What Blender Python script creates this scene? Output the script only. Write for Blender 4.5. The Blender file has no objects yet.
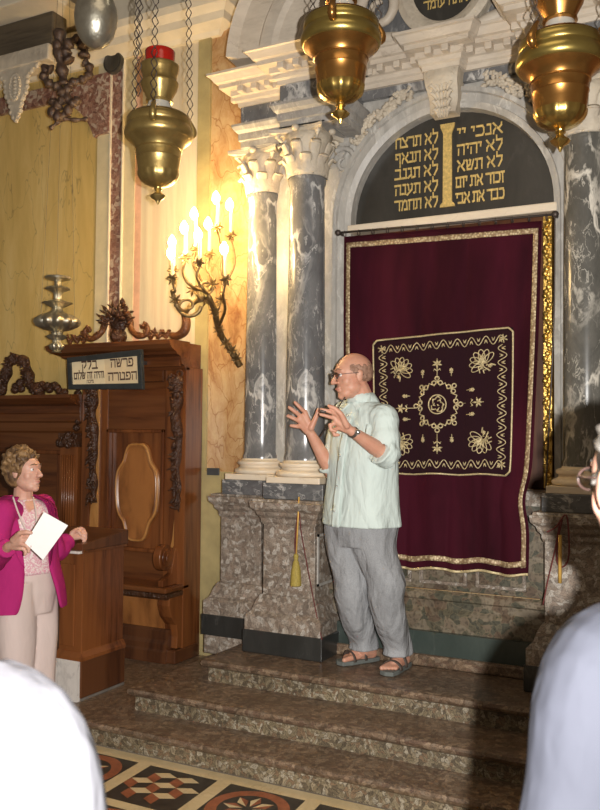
import bpy, bmesh, math, random
from mathutils import Vector, Matrix, noise
random.seed(7)
PI = math.pi
SC = bpy.context.scene
COL = SC.collection
# ---------------------------------------------------------------- camera, light, exposure
F_PX, YAW, PIT, ROLL, EYE = 850.0, .475, .037, .0088, 1.65
_F = Vector((-math.sin(YAW)*math.cos(PIT), math.cos(YAW)*math.cos(PIT), math.sin(PIT)))
_R0 = Vector((math.cos(YAW), math.sin(YAW), 0)); _U0 = _R0.cross(_F)
_c, _s = math.cos(ROLL), math.sin(ROLL)
CR, CU = _c*_R0+_s*_U0, -_s*_R0+_c*_U0
CF = _F; CC = Vector((0, 0, EYE))
cam = bpy.data.cameras.new('camera'); camo = bpy.data.objects.new('camera', cam); COL.objects.link(camo)
camo.matrix_world = Matrix(((CR.x, CU.x, -CF.x, 0), (CR.y, CU.y, -CF.y, 0), (CR.z, CU.z, -CF.z, EYE), (0, 0, 0, 1)))
cam.sensor_width = 36; cam.lens = F_PX/810*36; cam.sensor_fit = 'AUTO'
cam.clip_start = .05
cam.dof.use_dof = True; cam.dof.focus_distance = 4.7; cam.dof.aperture_fstop = 7
SC.camera = camo
W = bpy.data.worlds.new('room_light'); SC.world = W; W.use_nodes = True
bg = W.node_tree.nodes['Background']; bg.inputs[0].default_value = (1.0, .78, .55, 1); bg.inputs[1].default_value = .13
def lamp(name, kind, loc, power, color, size=.02, rot=None):
    l = bpy.data.lights.new(name, kind); l.energy = power; l.color = color
    if kind == 'AREA': l.size = size
    else: l.shadow_soft_size = size
    o = bpy.data.objects.new(name, l); o.location = loc; COL.objects.link(o)
    if rot: o.rotation_euler = rot
    return o
fl = lamp('camera_flash', 'SPOT', CC+CR*.104+CU*.02-CF*.02, 900, (1.0, .97, .93), .012)
fl.data.spot_size = 2.2; fl.data.spot_blend = 1.0
fl.matrix_world = Matrix.Translation(fl.location) @ camo.matrix_world.to_3x3().to_4x4()
lamp('unseen_overhead_fill', 'AREA', (-.8, 1.6, 4.6), 16, (1.0, .86, .66), 1.6)  # unseen area light overhead for warm fill; no lamp is modelled there
SC.view_settings.view_transform = 'Standard'; SC.view_settings.look = 'None'
SC.view_settings.gamma = 1; SC.view_settings.use_curve_mapping = False
SC.view_settings.exposure = 0.0
def P(px, py, D):
    """a point D metres in front of the lens that shows at pixel px, py of a 600x810 frame"""
    return CC + (CF + CR*((px-300)/F_PX) - CU*((py-405)/F_PX))*D
def onY(px, py, Y):
    r = CF + CR*((px-300)/F_PX) - CU*((py-405)/F_PX)
    return CC + r*(Y/r.y)
# ---------------------------------------------------------------- materials
MATS = {}
class NT:
    def __init__(s, name):
        s.m = bpy.data.materials.new(name); s.m.use_nodes = True
        s.t = s.m.node_tree; s.b = s.t.nodes['Principled BSDF']
        s.tc = s.n('ShaderNodeTexCoord')
    def n(s, typ, **k):
        x = s.t.nodes.new(typ)
        for a, v in k.items(): setattr(x, a, v)
        return x
    def l(s, a, b): s.t.links.new(a, b)
    def co(s, scale=(1, 1, 1), rot=(0, 0, 0), warp=0, wscale=3):
        mp = s.n('ShaderNodeMapping'); mp.inputs['Scale'].default_value = scale; mp.inputs['Rotation'].default_value = rot
        s.l(s.tc.outputs['Object'], mp.inputs[0]); out = mp.outputs[0]
        if warp:
            nz = s.n('ShaderNodeTexNoise'); nz.inputs['Scale'].default_value = wscale; nz.inputs['Detail'].default_value = 4
            s.l(out, nz.inputs[0])
            mx = s.n('ShaderNodeVectorMath', operation='MULTIPLY_ADD')
            s.l(nz.outputs['Color'], mx.inputs[0]); mx.inputs[1].default_value = (warp,)*3; s.l(out, mx.inputs[2]); out = mx.outputs[0]
        return out
    def noise(s, co, scale, detail=6, rough=.6):
        z = s.n('ShaderNodeTexNoise'); z.inputs['Scale'].default_value = scale; z.inputs['Detail'].default_value = detail
        z.inputs['Roughness'].default_value = rough; s.l(co, z.inputs[0]); return z.outputs['Fac']
    def voro(s, co, scale, feature='F1', out='Distance', rnd=1):
        z = s.n('ShaderNodeTexVoronoi', feature=feature); z.inputs['Scale'].default_value = scale
        z.inputs['Randomness'].default_value = rnd; s.l(co, z.inputs[0]); return z.outputs[out]
    def ramp(s, fac, stops, interp='LINEAR'):
        r = s.n('ShaderNodeValToRGB'); r.color_ramp.interpolation = interp; e = r.color_ramp.elements
        while len(e) < len(stops): e.new(.5)
        for x, (p, c) in zip(e, stops):
            x.position = p; x.color = (c[0], c[1], c[2], 1) if not isinstance(c, (int, float)) else (c, c, c, 1)
        s.l(fac, r.inputs[0]); return r.outputs[0]
    def mix(s, fac, a, b, mode='MIX'):
        m = s.n('ShaderNodeMix', data_type='RGBA', blend_type=mode)
        for i, v in ((0, fac), (6, a), (7, b)):
            if isinstance(v, (int, float)): m.inputs[i].default_value = v
            elif isinstance(v, tuple): m.inputs[i].default_value = (*v, 1)
            else: s.l(v, m.inputs[i])
        return m.outputs[2]
    def bump(s, h, strength=.4, dist=.01):
        b = s.n('ShaderNodeBump'); b.inputs['Strength'].default_value = strength; b.inputs['Distance'].default_value = dist
        s.l(h, b.inputs['Height']); s.l(b.outputs[0], s.b.inputs['Normal'])
    def done(s, col=None, rough=.5, metal=0, spec=None):
        if col is not None:
            if isinstance(col, tuple): s.b.inputs['Base Color'].default_value = (*col, 1)
            else: s.l(col, s.b.inputs['Base Color'])
        if isinstance(rough, (int, float)): s.b.inputs['Roughness'].default_value = rough
        else: s.l(rough, s.b.inputs['Roughness'])
        s.b.inputs['Metallic'].default_value = metal
        if spec is not None: s.b.inputs['Specular IOR Level'].default_value = spec
        return s.m
def plain(name, c, rough=.5, metal=0, var=.15, scale=20, bump=0, bscale=80, spec=None):
    t = NT(name); co = t.co()
    f = t.noise(co, scale)
    col = t.ramp(f, [(.3, tuple(x*(1-var) for x in c)), (.7, tuple(min(1, x*(1+var)) for x in c))])
    if bump: t.bump(t.noise(co, bscale, 4), bump, .004)
    return t.done(col, rough, metal, spec)
def veined(name, base, base2, vein, scale=5, vw=.035, rough=.22, stretch=(1, 1, .45), rot=(.3, .4, 0), amt=1., patch=.62):
    t = NT(name); co = t.co(stretch, rot, warp=.35, wscale=2.6)
    col = t.ramp(t.noise(co, scale*1.6, 10, .7), [(.3, base), (.5, tuple((a+b)/2 for a, b in zip(base, base2))), (.68, base2)])
    def ridge(c, sc, w, det=7):
        z = t.n('ShaderNodeMath', operation='ABSOLUTE'); y = t.n('ShaderNodeMath', operation='SUBTRACT'); y.inputs[1].default_value = .5
        t.l(t.noise(c, sc, det, .55), y.inputs[0]); t.l(y.outputs[0], z.inputs[0])
        return t.ramp(z.outputs[0], [(0, 1.), (w*.35, .75), (w, 0.)])
    m = t.ramp(t.noise(co, scale*.5, 3), [(.44, 0.), (.58, 1.)])
    a = t.mix(1., ridge(co, scale*.55, vw*.75), m, 'MULTIPLY')
    b = ridge(t.co(tuple(q*.9 for q in stretch), (rot[0]+.4, rot[1]-.5, .8), warp=.5, wscale=5), scale*1.1, vw*.35)
    b = t.mix(1., b, t.ramp(t.noise(co, scale*1.3, 2), [(.45, .1), (.62, .7)]), 'MULTIPLY')
    p = t.ramp(t.noise(co, scale*.8, 12, .78), [(patch-.02, 0.), (patch+.02, .75), (patch+.1, .95)])
    f = t.mix(1., t.mix(1., a, b, 'LIGHTEN'), p, 'LIGHTEN')
    if amt < 1: f = t.mix(1., f, (amt,)*3, 'MULTIPLY')
    return t.done(t.mix(f, col, vein), rough)
def breccia(name, cols, scale=14, rough=.4, grout=(.12, .1, .08), gw=.05, bump=.15, dirt=None, mottle=.5):
    t = NT(name); co = t.co((1, 1, 1), (0, 0, 0), warp=.12, wscale=9)
    c = t.voro(co, scale, 'F1', 'Color')
    sep = t.n('ShaderNodeSeparateColor'); t.l(c, sep.inputs[0])
    n = len(cols); col = t.ramp(sep.outputs[0], [(i/n, x) for i, x in enumerate(cols)], 'CONSTANT')
    e = t.ramp(t.voro(co, scale, 'DISTANCE_TO_EDGE'), [(0, 1.), (gw, 0.)])
    col = t.mix(e, col, grout)
    sm = t.ramp(t.voro(co, scale*2.7, 'F1'), [(.15, .45), (.6, 1.15)])
    col = t.mix(mottle, col, sm, 'MULTIPLY')
    col = t.mix(.6, col, t.ramp(t.noise(co, 5, 8, .7), [(.35, .45), (.65, 1.1)]), 'MULTIPLY')
    if bump: t.bump(t.noise(co, 60, 5), bump, .003)
    return t.done(col, rough)
def wood(name, c1, c2, c3=None, rough=.32, axis='Z', scale=9, stretch=.09):
    t = NT(name); sc = {'X': (stretch, 1, 1), 'Y': (1, stretch, 1), 'Z': (1, 1, stretch)}[axis]
    co = t.co(sc, (0.03, .05, 0), warp=.12, wscale=3)
    f = t.noise(co, scale*3, 8, .7)
    f2 = t.noise(co, scale*.8, 3)
    col = t.ramp(f, [(.32, c1), (.62, c2)])
    col = t.mix(t.ramp(f2, [(.42, 0.), (.6, .8)]), col, c3 or c2)
    t.bump(f, .08, .003)
    return t.done(col, rough)
def carved(name, c, c2, scale=26, rough=.6, metal=0, strength=.9, dist=.02):
    t = NT(name); co = t.co(warp=.08, wscale=12)
    v = t.voro(co, scale, 'SMOOTH_F1'); nz = t.noise(co, scale*1.5, 4)
    h = t.mix(.45, v, nz)
    col = t.mix(t.ramp(t.noise(t.co(), 9, 6), [(.35, 0.), (.7, 1.)]), c, c2)
    t.bump(h, strength, dist)
    return t.done(col, rough, metal)
def mk():
    M = MATS
    M['step'] = breccia('red_verona_step', [(.165, .108, .068), (.21, .14, .09), (.125, .083, .053), (.27, .19, .125), (.145, .09, .06), (.20, .145, .10)], 44, .34, (.12, .08, .055), .02, mottle=.75)
    M['riser'] = breccia('worn_breccia_riser', [(.19, .145, .085), (.28, .22, .14), (.12, .09, .055), (.34, .29, .21), (.20, .13, .075), (.24, .19, .115)], 52, .55, (.09, .07, .045), .06, mottle=.95)
    M['breccia'] = breccia('brown_grey_breccia', [(.29, .235, .185), (.38, .32, .26), (.21, .165, .13), (.48, .43, .37), (.27, .205, .155), (.33, .265, .21)], 42, .42, (.2, .16, .12), .04, mottle=.75)
    M['breccia_green'] = breccia('dark_green_brown_breccia', [(.12, .105, .07), (.17, .13, .09), (.09, .085, .06), (.21, .17, .12), (.13, .09, .06)], 20, .35, (.2, .16, .1), .035, mottle=.8)
    M['black'] = veined('black_marble', (.022, .022, .020), (.038, .038, .035), (.22, .22, .2), 3, .01, .3, amt=.4)
    M['green'] = veined('dark_green_marble', (.035, .048, .042), (.06, .075, .065), (.15, .17, .15), 3, .01, .3, amt=.4)
    M['grey'] = veined('grey_white_veined_marble', (.105, .105, .108), (.20, .197, .195), (.66, .64, .60), 6, .035, .2, patch=.6)
    M['darkvein'] = veined('dark_veined_column_marble', (.07, .068, .06), (.16, .15, .13), (.68, .63, .54), 5.5, .03, .2, patch=.6, rot=(.2, -.25, 0))
    M['block'] = veined('black_grey_plinth_marble', (.075, .075, .078), (.15, .15, .15), (.55, .53, .5), 9, .03, .25, stretch=(.6, 1, 1), rot=(0, .9, 0), patch=.68)
    M['light'] = veined('light_grey_marble', (.33, .31, .28), (.50, .475, .43), (.62, .60, .55), 8, .03, .35, amt=.8, patch=.60)
    M['pale'] = veined('pale_worn_marble', (.50, .43, .345), (.64, .56, .455), (.36, .29, .22), 10, .02, .5, stretch=(.35, 1, 1), amt=.55, patch=.7)
    M['pale_carved'] = carved('pale_carved_marble', (.62, .54, .42), (.44, .38, .30), 30, .6, 0, .7, .012)
    M['grey_carved'] = carved('grey_carved_marble', (.36, .34, .31), (.52, .49, .44), 30, .6, 0, .9, .015)
    M['grey_carved_dark'] = carved('dark_carved_wood', (.05, .028, .02), (.10, .062, .04), 30, .45, 0, .9, .015)
    M['cream_base'] = veined('cream_stone', (.70, .58, .43), (.78, .67, .52), (.5, .4, .28), 5, .01, .4, stretch=(1, 1, 3), amt=.4, patch=.8)
    M['archgrey'] = veined('grey_rusticated_marble', (.24, .23, .22), (.34, .33, .31), (.5, .48, .45), 8, .03, .5, patch=.62)
    M['slate'] = veined('black_slate', (.030, .028, .024), (.055, .05, .042), (.1, .09, .08), 3, .02, .35, amt=.3)
    M['gold'] = carved('gilded_carving', (.80, .52, .14), (.55, .34, .07), 60, .3, .85, .8, .008)
    M['goldpaint'] = plain('gold_paint', (.62, .44, .15), .45, .1, .3, 60)
    M['iron'] = plain('dark_iron', (.09, .07, .06), .5, .6)
    M['brass'] = carved('polished_brass', (.46, .235, .065), (.34, .15, .038), 9, .27, .9, .12, .004)
    M['rim_brass'] = carved('greenish_brass', (.42, .31, .09), (.32, .22, .06), 30, .3, .9, .2, .004)
    M['gold_brass'] = carved('yellow_brass', (.60, .42, .13), (.45, .28, .07), 40, .25, .95, .25, .004)
    M['beam'] = wood('weathered_dark_beam', (.05, .038, .025), (.11, .085, .055), axis='X', rough=.7)
    M['oldbrass'] = carved('dull_brass', (.50, .36, .13), (.34, .23, .08), 40, .36, .85, .25, .004)
    M['silver'] = carved('hammered_silver', (.50, .47, .38), (.33, .30, .24), 30, .34, .9, .6, .006)
    M['bronze'] = plain('bronze_gilt', (.24, .16, .07), .4, .7, .4, 40)
    M['wood'] = wood('walnut_wood', (.055, .016, .006), (.15, .046, .014), (.22, .075, .022), rough=.26)
    M['wood_x'] = wood('walnut_wood_crosswise', (.06, .019, .008), (.125, .040, .013), (.16, .058, .019), axis='X', rough=.26)
    M['wood_dark'] = wood('dark_walnut_wood', (.045, .016, .008), (.09, .032, .013), (.12, .045, .018))
    M['wood_burl'] = wood('walnut_burl_veneer', (.12, .042, .012), (.27, .10, .028), (.36, .145, .042), stretch=.35, scale=7)
    M['wood_gold'] = wood('honey_walnut_veneer', (.30, .12, .03), (.44, .20, .055), (.50, .25, .08), stretch=.2)
    M['wood_carved'] = carved('carved_dark_walnut', (.045, .018, .009), (.09, .036, .016), 55, .28, 0, 1., .018)
    M['wood_scroll'] = carved('carved_walnut_scroll', (.10, .036, .012), (.17, .062, .02), 60, .32, 0, .9, .012)
    t = NT('yellow_marble'); co = t.co((1, 1, .18), (0, .02, 0), warp=.35, wscale=2)
    c = t.ramp(t.noise(co, 5, 8, .65), [(.3, (.50, .345, .105)), (.5, (.62, .445, .16)), (.7, (.70, .54, .24))])
    v = t.ramp(t.voro(t.co((1, 1, .3), (.1, .1, 0), warp=.6, wscale=3), 4.5, 'DISTANCE_TO_EDGE'), [(0, .6), (.012, 0.)])
    M['yellow'] = t.done(t.mix(v, c, (.20, .15, .06)), .3)
    t = NT('cream_grained_marble'); co = t.co((1, 1, .07), (0, -.06, 0), warp=.12, wscale=3)
    c = t.ramp(t.noise(co, 9, 6, .6), [(.3, (.55, .46, .33)), (.5, (.68, .60, .45)), (.62, (.62, .50, .36)), (.8, (.50, .44, .34))])
    M['cream_grain'] = t.done(c, .3)
    M['cream'] = plain('cream_marble', (.60, .52, .34), .4, 0, .12, 6)
    M['olive'] = plain('olive_marble', (.40, .33, .16), .35, 0, .2, 5)
    M['pink'] = plain('pink_marble', (.66, .40, .28), .35, 0, .15, 12)
    M['redbreccia'] = breccia('red_white_breccia', [(.24, .11, .08), (.34, .19, .14), (.50, .40, .32), (.20, .09, .07), (.28, .14, .11)], 34, .35, (.45, .36, .28), .04, mottle=.5)
    t = NT('orange_alabaster'); co = t.co((1, 1, .6), (.3, .2, 0), warp=.5, wscale=3)
    c = t.ramp(t.noise(co, 5, 8, .7), [(.28, (.24, .11, .045)), (.45, (.45, .27, .125)), (.6, (.55, .39, .21)), (.75, (.50, .41, .28))])
    v = t.ramp(t.voro(co, 7, 'DISTANCE_TO_EDGE'), [(0, .8), (.03, 0.)])
    M['orange'] = t.done(t.mix(v, c, (.28, .12, .04)), .25)
    M['plaster'] = plain('cream_plaster', (.70, .62, .48), .8, 0, .08, 6)
    M['stone_floor'] = plain('grey_floor_stone', (.16, .14, .12), .35, 0, .35, 7)
    M['tile_cream'] = veined('cream_floor_marble', (.50, .38, .20), (.62, .49, .29), (.36, .25, .12), 5, .01, .3, amt=.5, patch=.75)
    M['tile_red'] = plain('red_floor_marble', (.26, .085, .04), .3, 0, .3, 16)
    M['tile_black'] = plain('black_floor_marble', (.035, .03, .025), .3, 0, .4, 16)
    t = NT('burgundy_velvet'); co = t.co((1, 1, .25), warp=.2, wscale=2)
    c = t.ramp(t.noise(co, 3.5, 4), [(.35, (.022, .0028, .006)), (.65, (.050, .0055, .013))])
    t.b.inputs['Sheen Weight'].default_value = .30; t.b.inputs['Sheen Roughness'].default_value = .35; t.b.inputs['Sheen Tint'].default_value = (.75, .14, .22, 1)
    M['velvet'] = t.done(c, .85, 0, .1)
    t = NT('black_velvet'); t.b.inputs['Sheen Weight'].default_value = .06
    M['velvet_black'] = t.done((.020, .006, .009), .9, 0, .1)
    t = NT('gold_braid'); co = t.co((1, 1, 1))
    v = t.voro(co, 70, 'F1'); c = t.ramp(v, [(.2, (.62, .50, .30)), (.6, (.26, .17, .09))]); t.bump(v, .6, .004)
    M['braid'] = t.done(c, .5, .2)
    M['thread'] = plain('gold_thread', (.52, .42, .23), .45, .25, .3, 90)
    M['cord_red'] = plain('red_cord', (.13, .022, .02), .7)
    M['cord_gold'] = plain('gold_cord', (.70, .42, .10), .55, .2)
    M['tassel'] = plain('gold_tassel_fringe', (.36, .27, .055), .7, 0, .4, 200)
    M['frame_black'] = plain('black_painted_frame', (.03, .034, .036), .4, 0, .3)
    M['paper'] = plain('cream_paper', (.80, .66, .42), .8, 0, .05)
    M['paper2'] = plain('darker_cream_paper', (.72, .56, .34), .8, 0, .05)
    M['white_paper'] = plain('white_paper', (.85, .85, .83), .7, 0, .02)
    M['ink'] = plain('dark_brown_ink', (.07, .03, .02), .7)
    t = NT('red_glass'); M['red_glass'] = t.done((.45, .015, .008), .12); t.b.inputs['Transmission Weight'].default_value = .25
    t = NT('frosted_glass'); M['glass'] = t.done((.62, .60, .54), .25); t.b.inputs['Transmission Weight'].default_value = .3
    t = NT('lit_bulb'); t.b.inputs['Emission Color'].default_value = (1, .68, .30, 1); t.b.inputs['Emission Strength'].default_value = 330
    M['bulb'] = t.done((1, .9, .7), .4)
    M['candle'] = plain('ivory_candle_sleeve', (.85, .72, .45), .5, 0, .05)
    def skin(name, c):
        t = NT(name); co = t.co(); t.b.inputs['Subsurface Weight'].default_value = .12; t.b.inputs['Subsurface Radius'].default_value = (.02, .008, .004); t.b.inputs['Subsurface Scale'].default_value = .5
        col = t.mix(t.ramp(t.noise(co, 22, 5), [(.35, 0.), (.7, .6)]), c, tuple(a*b for a, b in zip(c, (.85, .66, .6))))
        t.bump(t.noise(co, 180, 3), .06, .002)
        return t.done(col, .5)
    M['skin'] = skin('ruddy_skin', (.60, .32, .22)); M['skin2'] = skin('fair_skin', (.62, .36, .27))
    def cloth(name, c, var=.1, bs=9, bstr=.5, rough=.85, fine=0):
        t = NT(name); co = t.co((1, 1, .45), (0, .2, 0), warp=.25, wscale=3)
        col = t.ramp(t.noise(co, 8, 5), [(.3, tuple(x*(1-var) for x in c)), (.7, tuple(min(1, x*(1+var*.6)) for x in c))])
        if fine: col = t.mix(fine, col, t.ramp(t.noise(t.co(), 320, 2), [(.3, .55), (.7, 1.25)]), 'MULTIPLY')
        t.bump(t.noise(co, bs, 3, .45), bstr, .035)
        return t.done(col, rough, 0, .15)
    M['shirt'] = cloth('pale_mint_shirt', (.60, .68, .64), .07, 11, 1.0)
    M['trousers'] = cloth('faded_grey_denim', (.33, .335, .345), .22, 14, .9, fine=.6)
    M['magenta'] = cloth('magenta_wool', (.40, .022, .145), .1, 8, .35)
    M['magenta_dark'] = cloth('deep_magenta_wool', (.27, .012, .10), .1, 60, .8)
    M['offwhite'] = cloth('off_white_linen', (.62, .50, .46), .06, 7, .5)
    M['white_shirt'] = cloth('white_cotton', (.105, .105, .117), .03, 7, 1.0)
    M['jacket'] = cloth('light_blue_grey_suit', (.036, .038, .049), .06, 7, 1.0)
    t = NT('pink_print_blouse'); co = t.co(warp=.4, wscale=8)
    M['blouse'] = t.done(t.ramp(t.noise(co, 26, 3), [(.4, (.70, .58, .55)), (.5, (.62, .25, .34)), (.6, (.75, .66, .62))]), .7)
    def hair(name, c1, c2, sc=90):
        t = NT(name); co = t.co((1, 1, .35), warp=.1, wscale=14); f = t.noise(co, sc, 4)
        t.bump(f, .8, .008); return t.done(t.ramp(f, [(.35, c1), (.65, c2)]), .55)
    M['hair_blond'] = hair('streaked_blond_brown_hair', (.045, .018, .008), (.30, .175, .075), 34)
    M['hair_brown'] = hair('short_brown_hair', (.24, .13, .085), (.40, .23, .16))
    M['hair_grey'] = hair('grey_hair', (.010, .008, .006), (.07, .06, .05), 50)
    M['leather'] = plain('grey_brown_leather', (.085, .062, .05), .6)
    M['sole'] = plain('grey_rubber_sole', (.12, .13, .12), .7)
    M['steel'] = plain('steel', (.62, .62, .60), .25, .9, .1)
    M['glass_frame'] = plain('dark_spectacle_frame', (.06, .035, .03), .35)
    t = NT('spectacle_lens'); M['lens'] = t.done((.95, .95, .95), .03); t.b.inputs['Transmission Weight'].default_value = 1.; t.b.inputs['IOR'].default_value = 1.1
    M['eye'] = plain('eye_white', (.75, .7, .66), .25, 0, .02); M['iris'] = plain('dark_iris', (.05, .03, .02), .2)
    M['lip'] = plain('lips', (.48, .17, .14), .45)
    M['plate'] = plain('dark_switch_plate', (.05, .055, .06), .5)
    M['marble_foot'] = veined('white_pulpit_plinth', (.62, .57, .52), (.72, .67, .62), (.4, .36, .33), 5, .02, .3, patch=.7)
mk()
# ---------------------------------------------------------------- mesh helper
class MB:
    def __init__(s): s.b = bmesh.new(); s.mi = 0
    def _setm(s, n0):
        s.b.faces.ensure_lookup_table()
        for f in s.b.faces[n0:]: f.material_index = s.mi
    def face(s, pts):
        f = s.b.faces.new([s.b.verts.new(p) for p in pts]); f.material_index = s.mi; return f
    def box(s, x0, x1, y0, y1, z0, z1, M=None):
        v = [Vector((x, y, z)) for z in (z0, z1) for y in (y0, y1) for x in (x0, x1)]
        if M: v = [M @ p for p in v]
        v = [s.b.verts.new(p) for p in v]
        for q in ((0, 2, 3, 1), (4, 5, 7, 6), (0, 1, 5, 4), (2, 6, 7, 3), (0, 4, 6, 2), (1, 3, 7, 5)):
            s.b.faces.new([v[i] for i in q]).material_index = s.mi
        return s
    def loft(s, rings, cap=True, closed=True):
        R = [[s.b.verts.new(p) for p in r] for r in rings]; n = len(R[0])
        for a, b in zip(R, R[1:]):
            for i in range(n if closed else n-1):
                j = (i+1) % n
                s.b.faces.new((a[i], a[j], b[j], b[i])).material_index = s.mi
        if cap and closed:
            s.b.faces.new(R[0][::-1]).material_index = s.mi; s.b.faces.new(R[-1]).material_index = s.mi
        return s
    def lathe(s, prof, c=(0, 0, 0), n=32, cap=True, lobes=0, la=0, M=None):
        rings = []
        for r, z in prof:
            rr = []
            for i in range(n):
                a = 2*PI*i/n; q = r*(1+la*abs(math.sin(lobes*a/2)) if lobes else 1)
                p = Vector((q*math.cos(a), q*math.sin(a), z))
                rr.append((M @ p if M else p)+Vector(c))
            rings.append(rr)
        return s.loft(rings, cap)
    def tube(s, pts, r, n=8, closed=False, cap=True, flat=None):
        pts = [Vector(p) for p in pts]; N = len(pts); rs = r if isinstance(r, (list, tuple)) else [r]*N
        rings = []; up = None
        for i, p in enumerate(pts):
            if closed: t = pts[(i+1) % N]-pts[i-1]
            else: t = pts[min(i+1, N-1)]-pts[max(i-1, 0)]
            t = t.normalized() if t.length > 1e-9 else Vector((0, 0, 1))
            if up is None:
                up = Vector((0, 0, 1)) if abs(t.z) < .9 else Vector((1, 0, 0))
            u = t.cross(up).normalized(); v = u.cross(t).normalized(); up = v
            rings.append([p+(u*math.cos(2*PI*k/n)+v*math.sin(2*PI*k/n)*(flat or 1))*rs[i] for k in range(n)])
        if closed:
            R = [[s.b.verts.new(q) for q in r_] for r_ in rings]
            for a, b in zip(R, R[1:]+R[:1]):
                for i in range(n): s.b.faces.new((a[i], a[(i+1) % n], b[(i+1) % n], b[i])).material_index = s.mi
            return s
        return s.loft(rings, cap)
    def cap_(s, a, b, ra, rb, n=12, m=4):
        """capsule with two radii"""
        a, b = Vector(a), Vector(b); d = b-a; L = d.length
        q = Vector((0, 0, 1)).rotation_difference(d.normalized()) if L > 1e-6 else Matrix.Identity(3).to_quaternion()
        prof = [(ra*math.cos(t), -ra*math.sin(t)) for t in [PI/2*(1-i/m)*.98 for i in range(m+1)]]
        prof += [(rb*math.cos(t), L+rb*math.sin(t)) for t in [PI/2*i/m*.98 for i in range(m+1)]]
        rings = [[a+q @ Vector((r*math.cos(2*PI*k/n), r*math.sin(2*PI*k/n), z)) for k in range(n)] for r, z in prof]
        return s.loft(rings)
    def ell(s, c, r, M=None, n=24, m=14, fn=None):
        c = Vector(c); rings = []
        for j in range(m+1):
            t = PI*(.01+.98*j/m); rr = []
            for i in range(n):
                a = 2*PI*i/n; p = Vector((math.sin(t)*math.cos(a)*r[0], math.sin(t)*math.sin(a)*r[1], -math.cos(t)*r[2]))
                if fn: p = fn(p)
                rr.append(c+(M @ p if M else p))
            rings.append(rr)
        return s.loft(rings)
    def prism(s, poly, lo, hi, axis='Y', M=None):
        def mp(a, b, c):
            p = {'Y': Vector((a, c, b)), 'Z': Vector((a, b, c)), 'X': Vector((c, a, b))}[axis]
            return M @ p if M else p
        return s.loft([[mp(a, b, lo) for a, b in poly], [mp(a, b, hi) for a, b in poly]])
    def mould(s, path, prof, closed=False):
        """sweep profile [(out, z)] along XY path with mitres; 'out' is to the right of travel"""
        n = len(path); rings = []
        P2 = [Vector((p[0], p[1])) for p in path]
        for i in range(n):
            a = (P2[i]-P2[i-1]) if (i > 0 or closed) else None
            b = (P2[(i+1) % n]-P2[i]) if (i < n-1 or closed) else None
            na = Vector((a.y, -a.x)).normalized() if a else None; nb = Vector((b.y, -b.x)).normalized() if b else None
            if na is None: m = nb
            elif nb is None: m = na
            else: m = (na+nb); m = m/(1+na.dot(nb)) if (1+na.dot(nb)) > .05 else na
            rings.append([Vector((P2[i].x+m.x*o, P2[i].y+m.y*o, z)) for o, z in prof])
        if closed: rings.append([p.copy() for p in rings[0]])
        return s.loft(rings, cap=not closed)
    def grid(s, nu, nv, fn):
        V = [[s.b.verts.new(fn(i/nu, j/nv)) for j in range(nv+1)] for i in range(nu+1)]
        for i in range(nu):
            for j in range(nv): s.b.faces.new((V[i][j], V[i+1][j], V[i+1][j+1], V[i][j+1])).material_index = s.mi
        return s
    def build(s, name, m=None, parent=None, smooth=False, bevel=0, remesh=0, smooth_it=0, solid=0, label=None, origin=None, M=None):
        bm = s.b
        bmesh.ops.recalc_face_normals(bm, faces=bm.faces)
        me = bpy.data.meshes.new(name); bm.to_mesh(me); bm.free()
        if M: me.transform(M)
        o = bpy.data.objects.new(name, me); COL.objects.link(o)
        for x in (m if isinstance(m, (list, tuple)) else [m]): me.materials.append(MATS[x] if isinstance(x, str) else x)
        if parent is not None:
            rt = parent
            while rt.parent: rt = rt.parent
            o.parent = parent
            me.transform(rootM(rt).inverted())
        elif origin is not None:
            me.transform(Matrix.Translation(-Vector(origin))); o.location = origin
        if smooth:
            for p in me.polygons: p.use_smooth = True
            if smooth is not True: me.set_sharp_from_angle(angle=smooth)
        if solid: d = o.modifiers.new('solid', 'SOLIDIFY'); d.thickness = solid; d.offset = 0
        if remesh:
            d = o.modifiers.new('remesh', 'REMESH'); d.mode = 'VOXEL'; d.voxel_size = remesh; d.use_smooth_shade = True
        if smooth_it: d = o.modifiers.new('smooth', 'SMOOTH'); d.iterations = smooth_it; d.factor = .5
        if bevel: d = o.modifiers.new('bevel', 'BEVEL'); d.width = bevel; d.segments = 2; d.limit_method = 'ANGLE'; d.angle_limit = .7
        if label: o['label'] = label
        return o
def rootM(o):
    return Matrix.Translation(o.location) @ o.rotation_euler.to_matrix().to_4x4()
def tag(o, label, cat, group=None, kind=None):
    o['label'] = label; o['category'] = cat
    if group: o['group'] = group
    if kind: o['kind'] = kind
    return o
def thing(name, label, cat, loc=(0, 0, 0), rz=0, group=None):
    o = bpy.data.objects.new(name, None); COL.objects.link(o); o.location = loc; o.rotation_euler = (0, 0, rz)
    o.empty_display_size = .1
    return tag(o, label, cat, group)
def struct(mb, name, m, **k):
    o = mb.build(name, m, **k); o['kind'] = 'structure'; return o
def dup(root, loc, rz=0, label=None, scale=None):
    r = root.copy(); COL.objects.link(r); r.location = loc; r.rotation_euler = (0, 0, rz)
    if label: r['label'] = label
    if scale: r.scale = (scale,)*3
    for ch in list(root.children):
        c = ch.copy(); COL.objects.link(c); c.parent = r
        for g in list(ch.children):
            d = g.copy(); COL.objects.link(d); d.parent = c
    return r
def arc(cx, cy, r, a0, a1, n, ry=None):
    return [(cx+r*math.cos(a0+(a1-a0)*i/n), cy+(ry or r)*math.sin(a0+(a1-a0)*i/n)) for i in range(n+1)]
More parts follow.
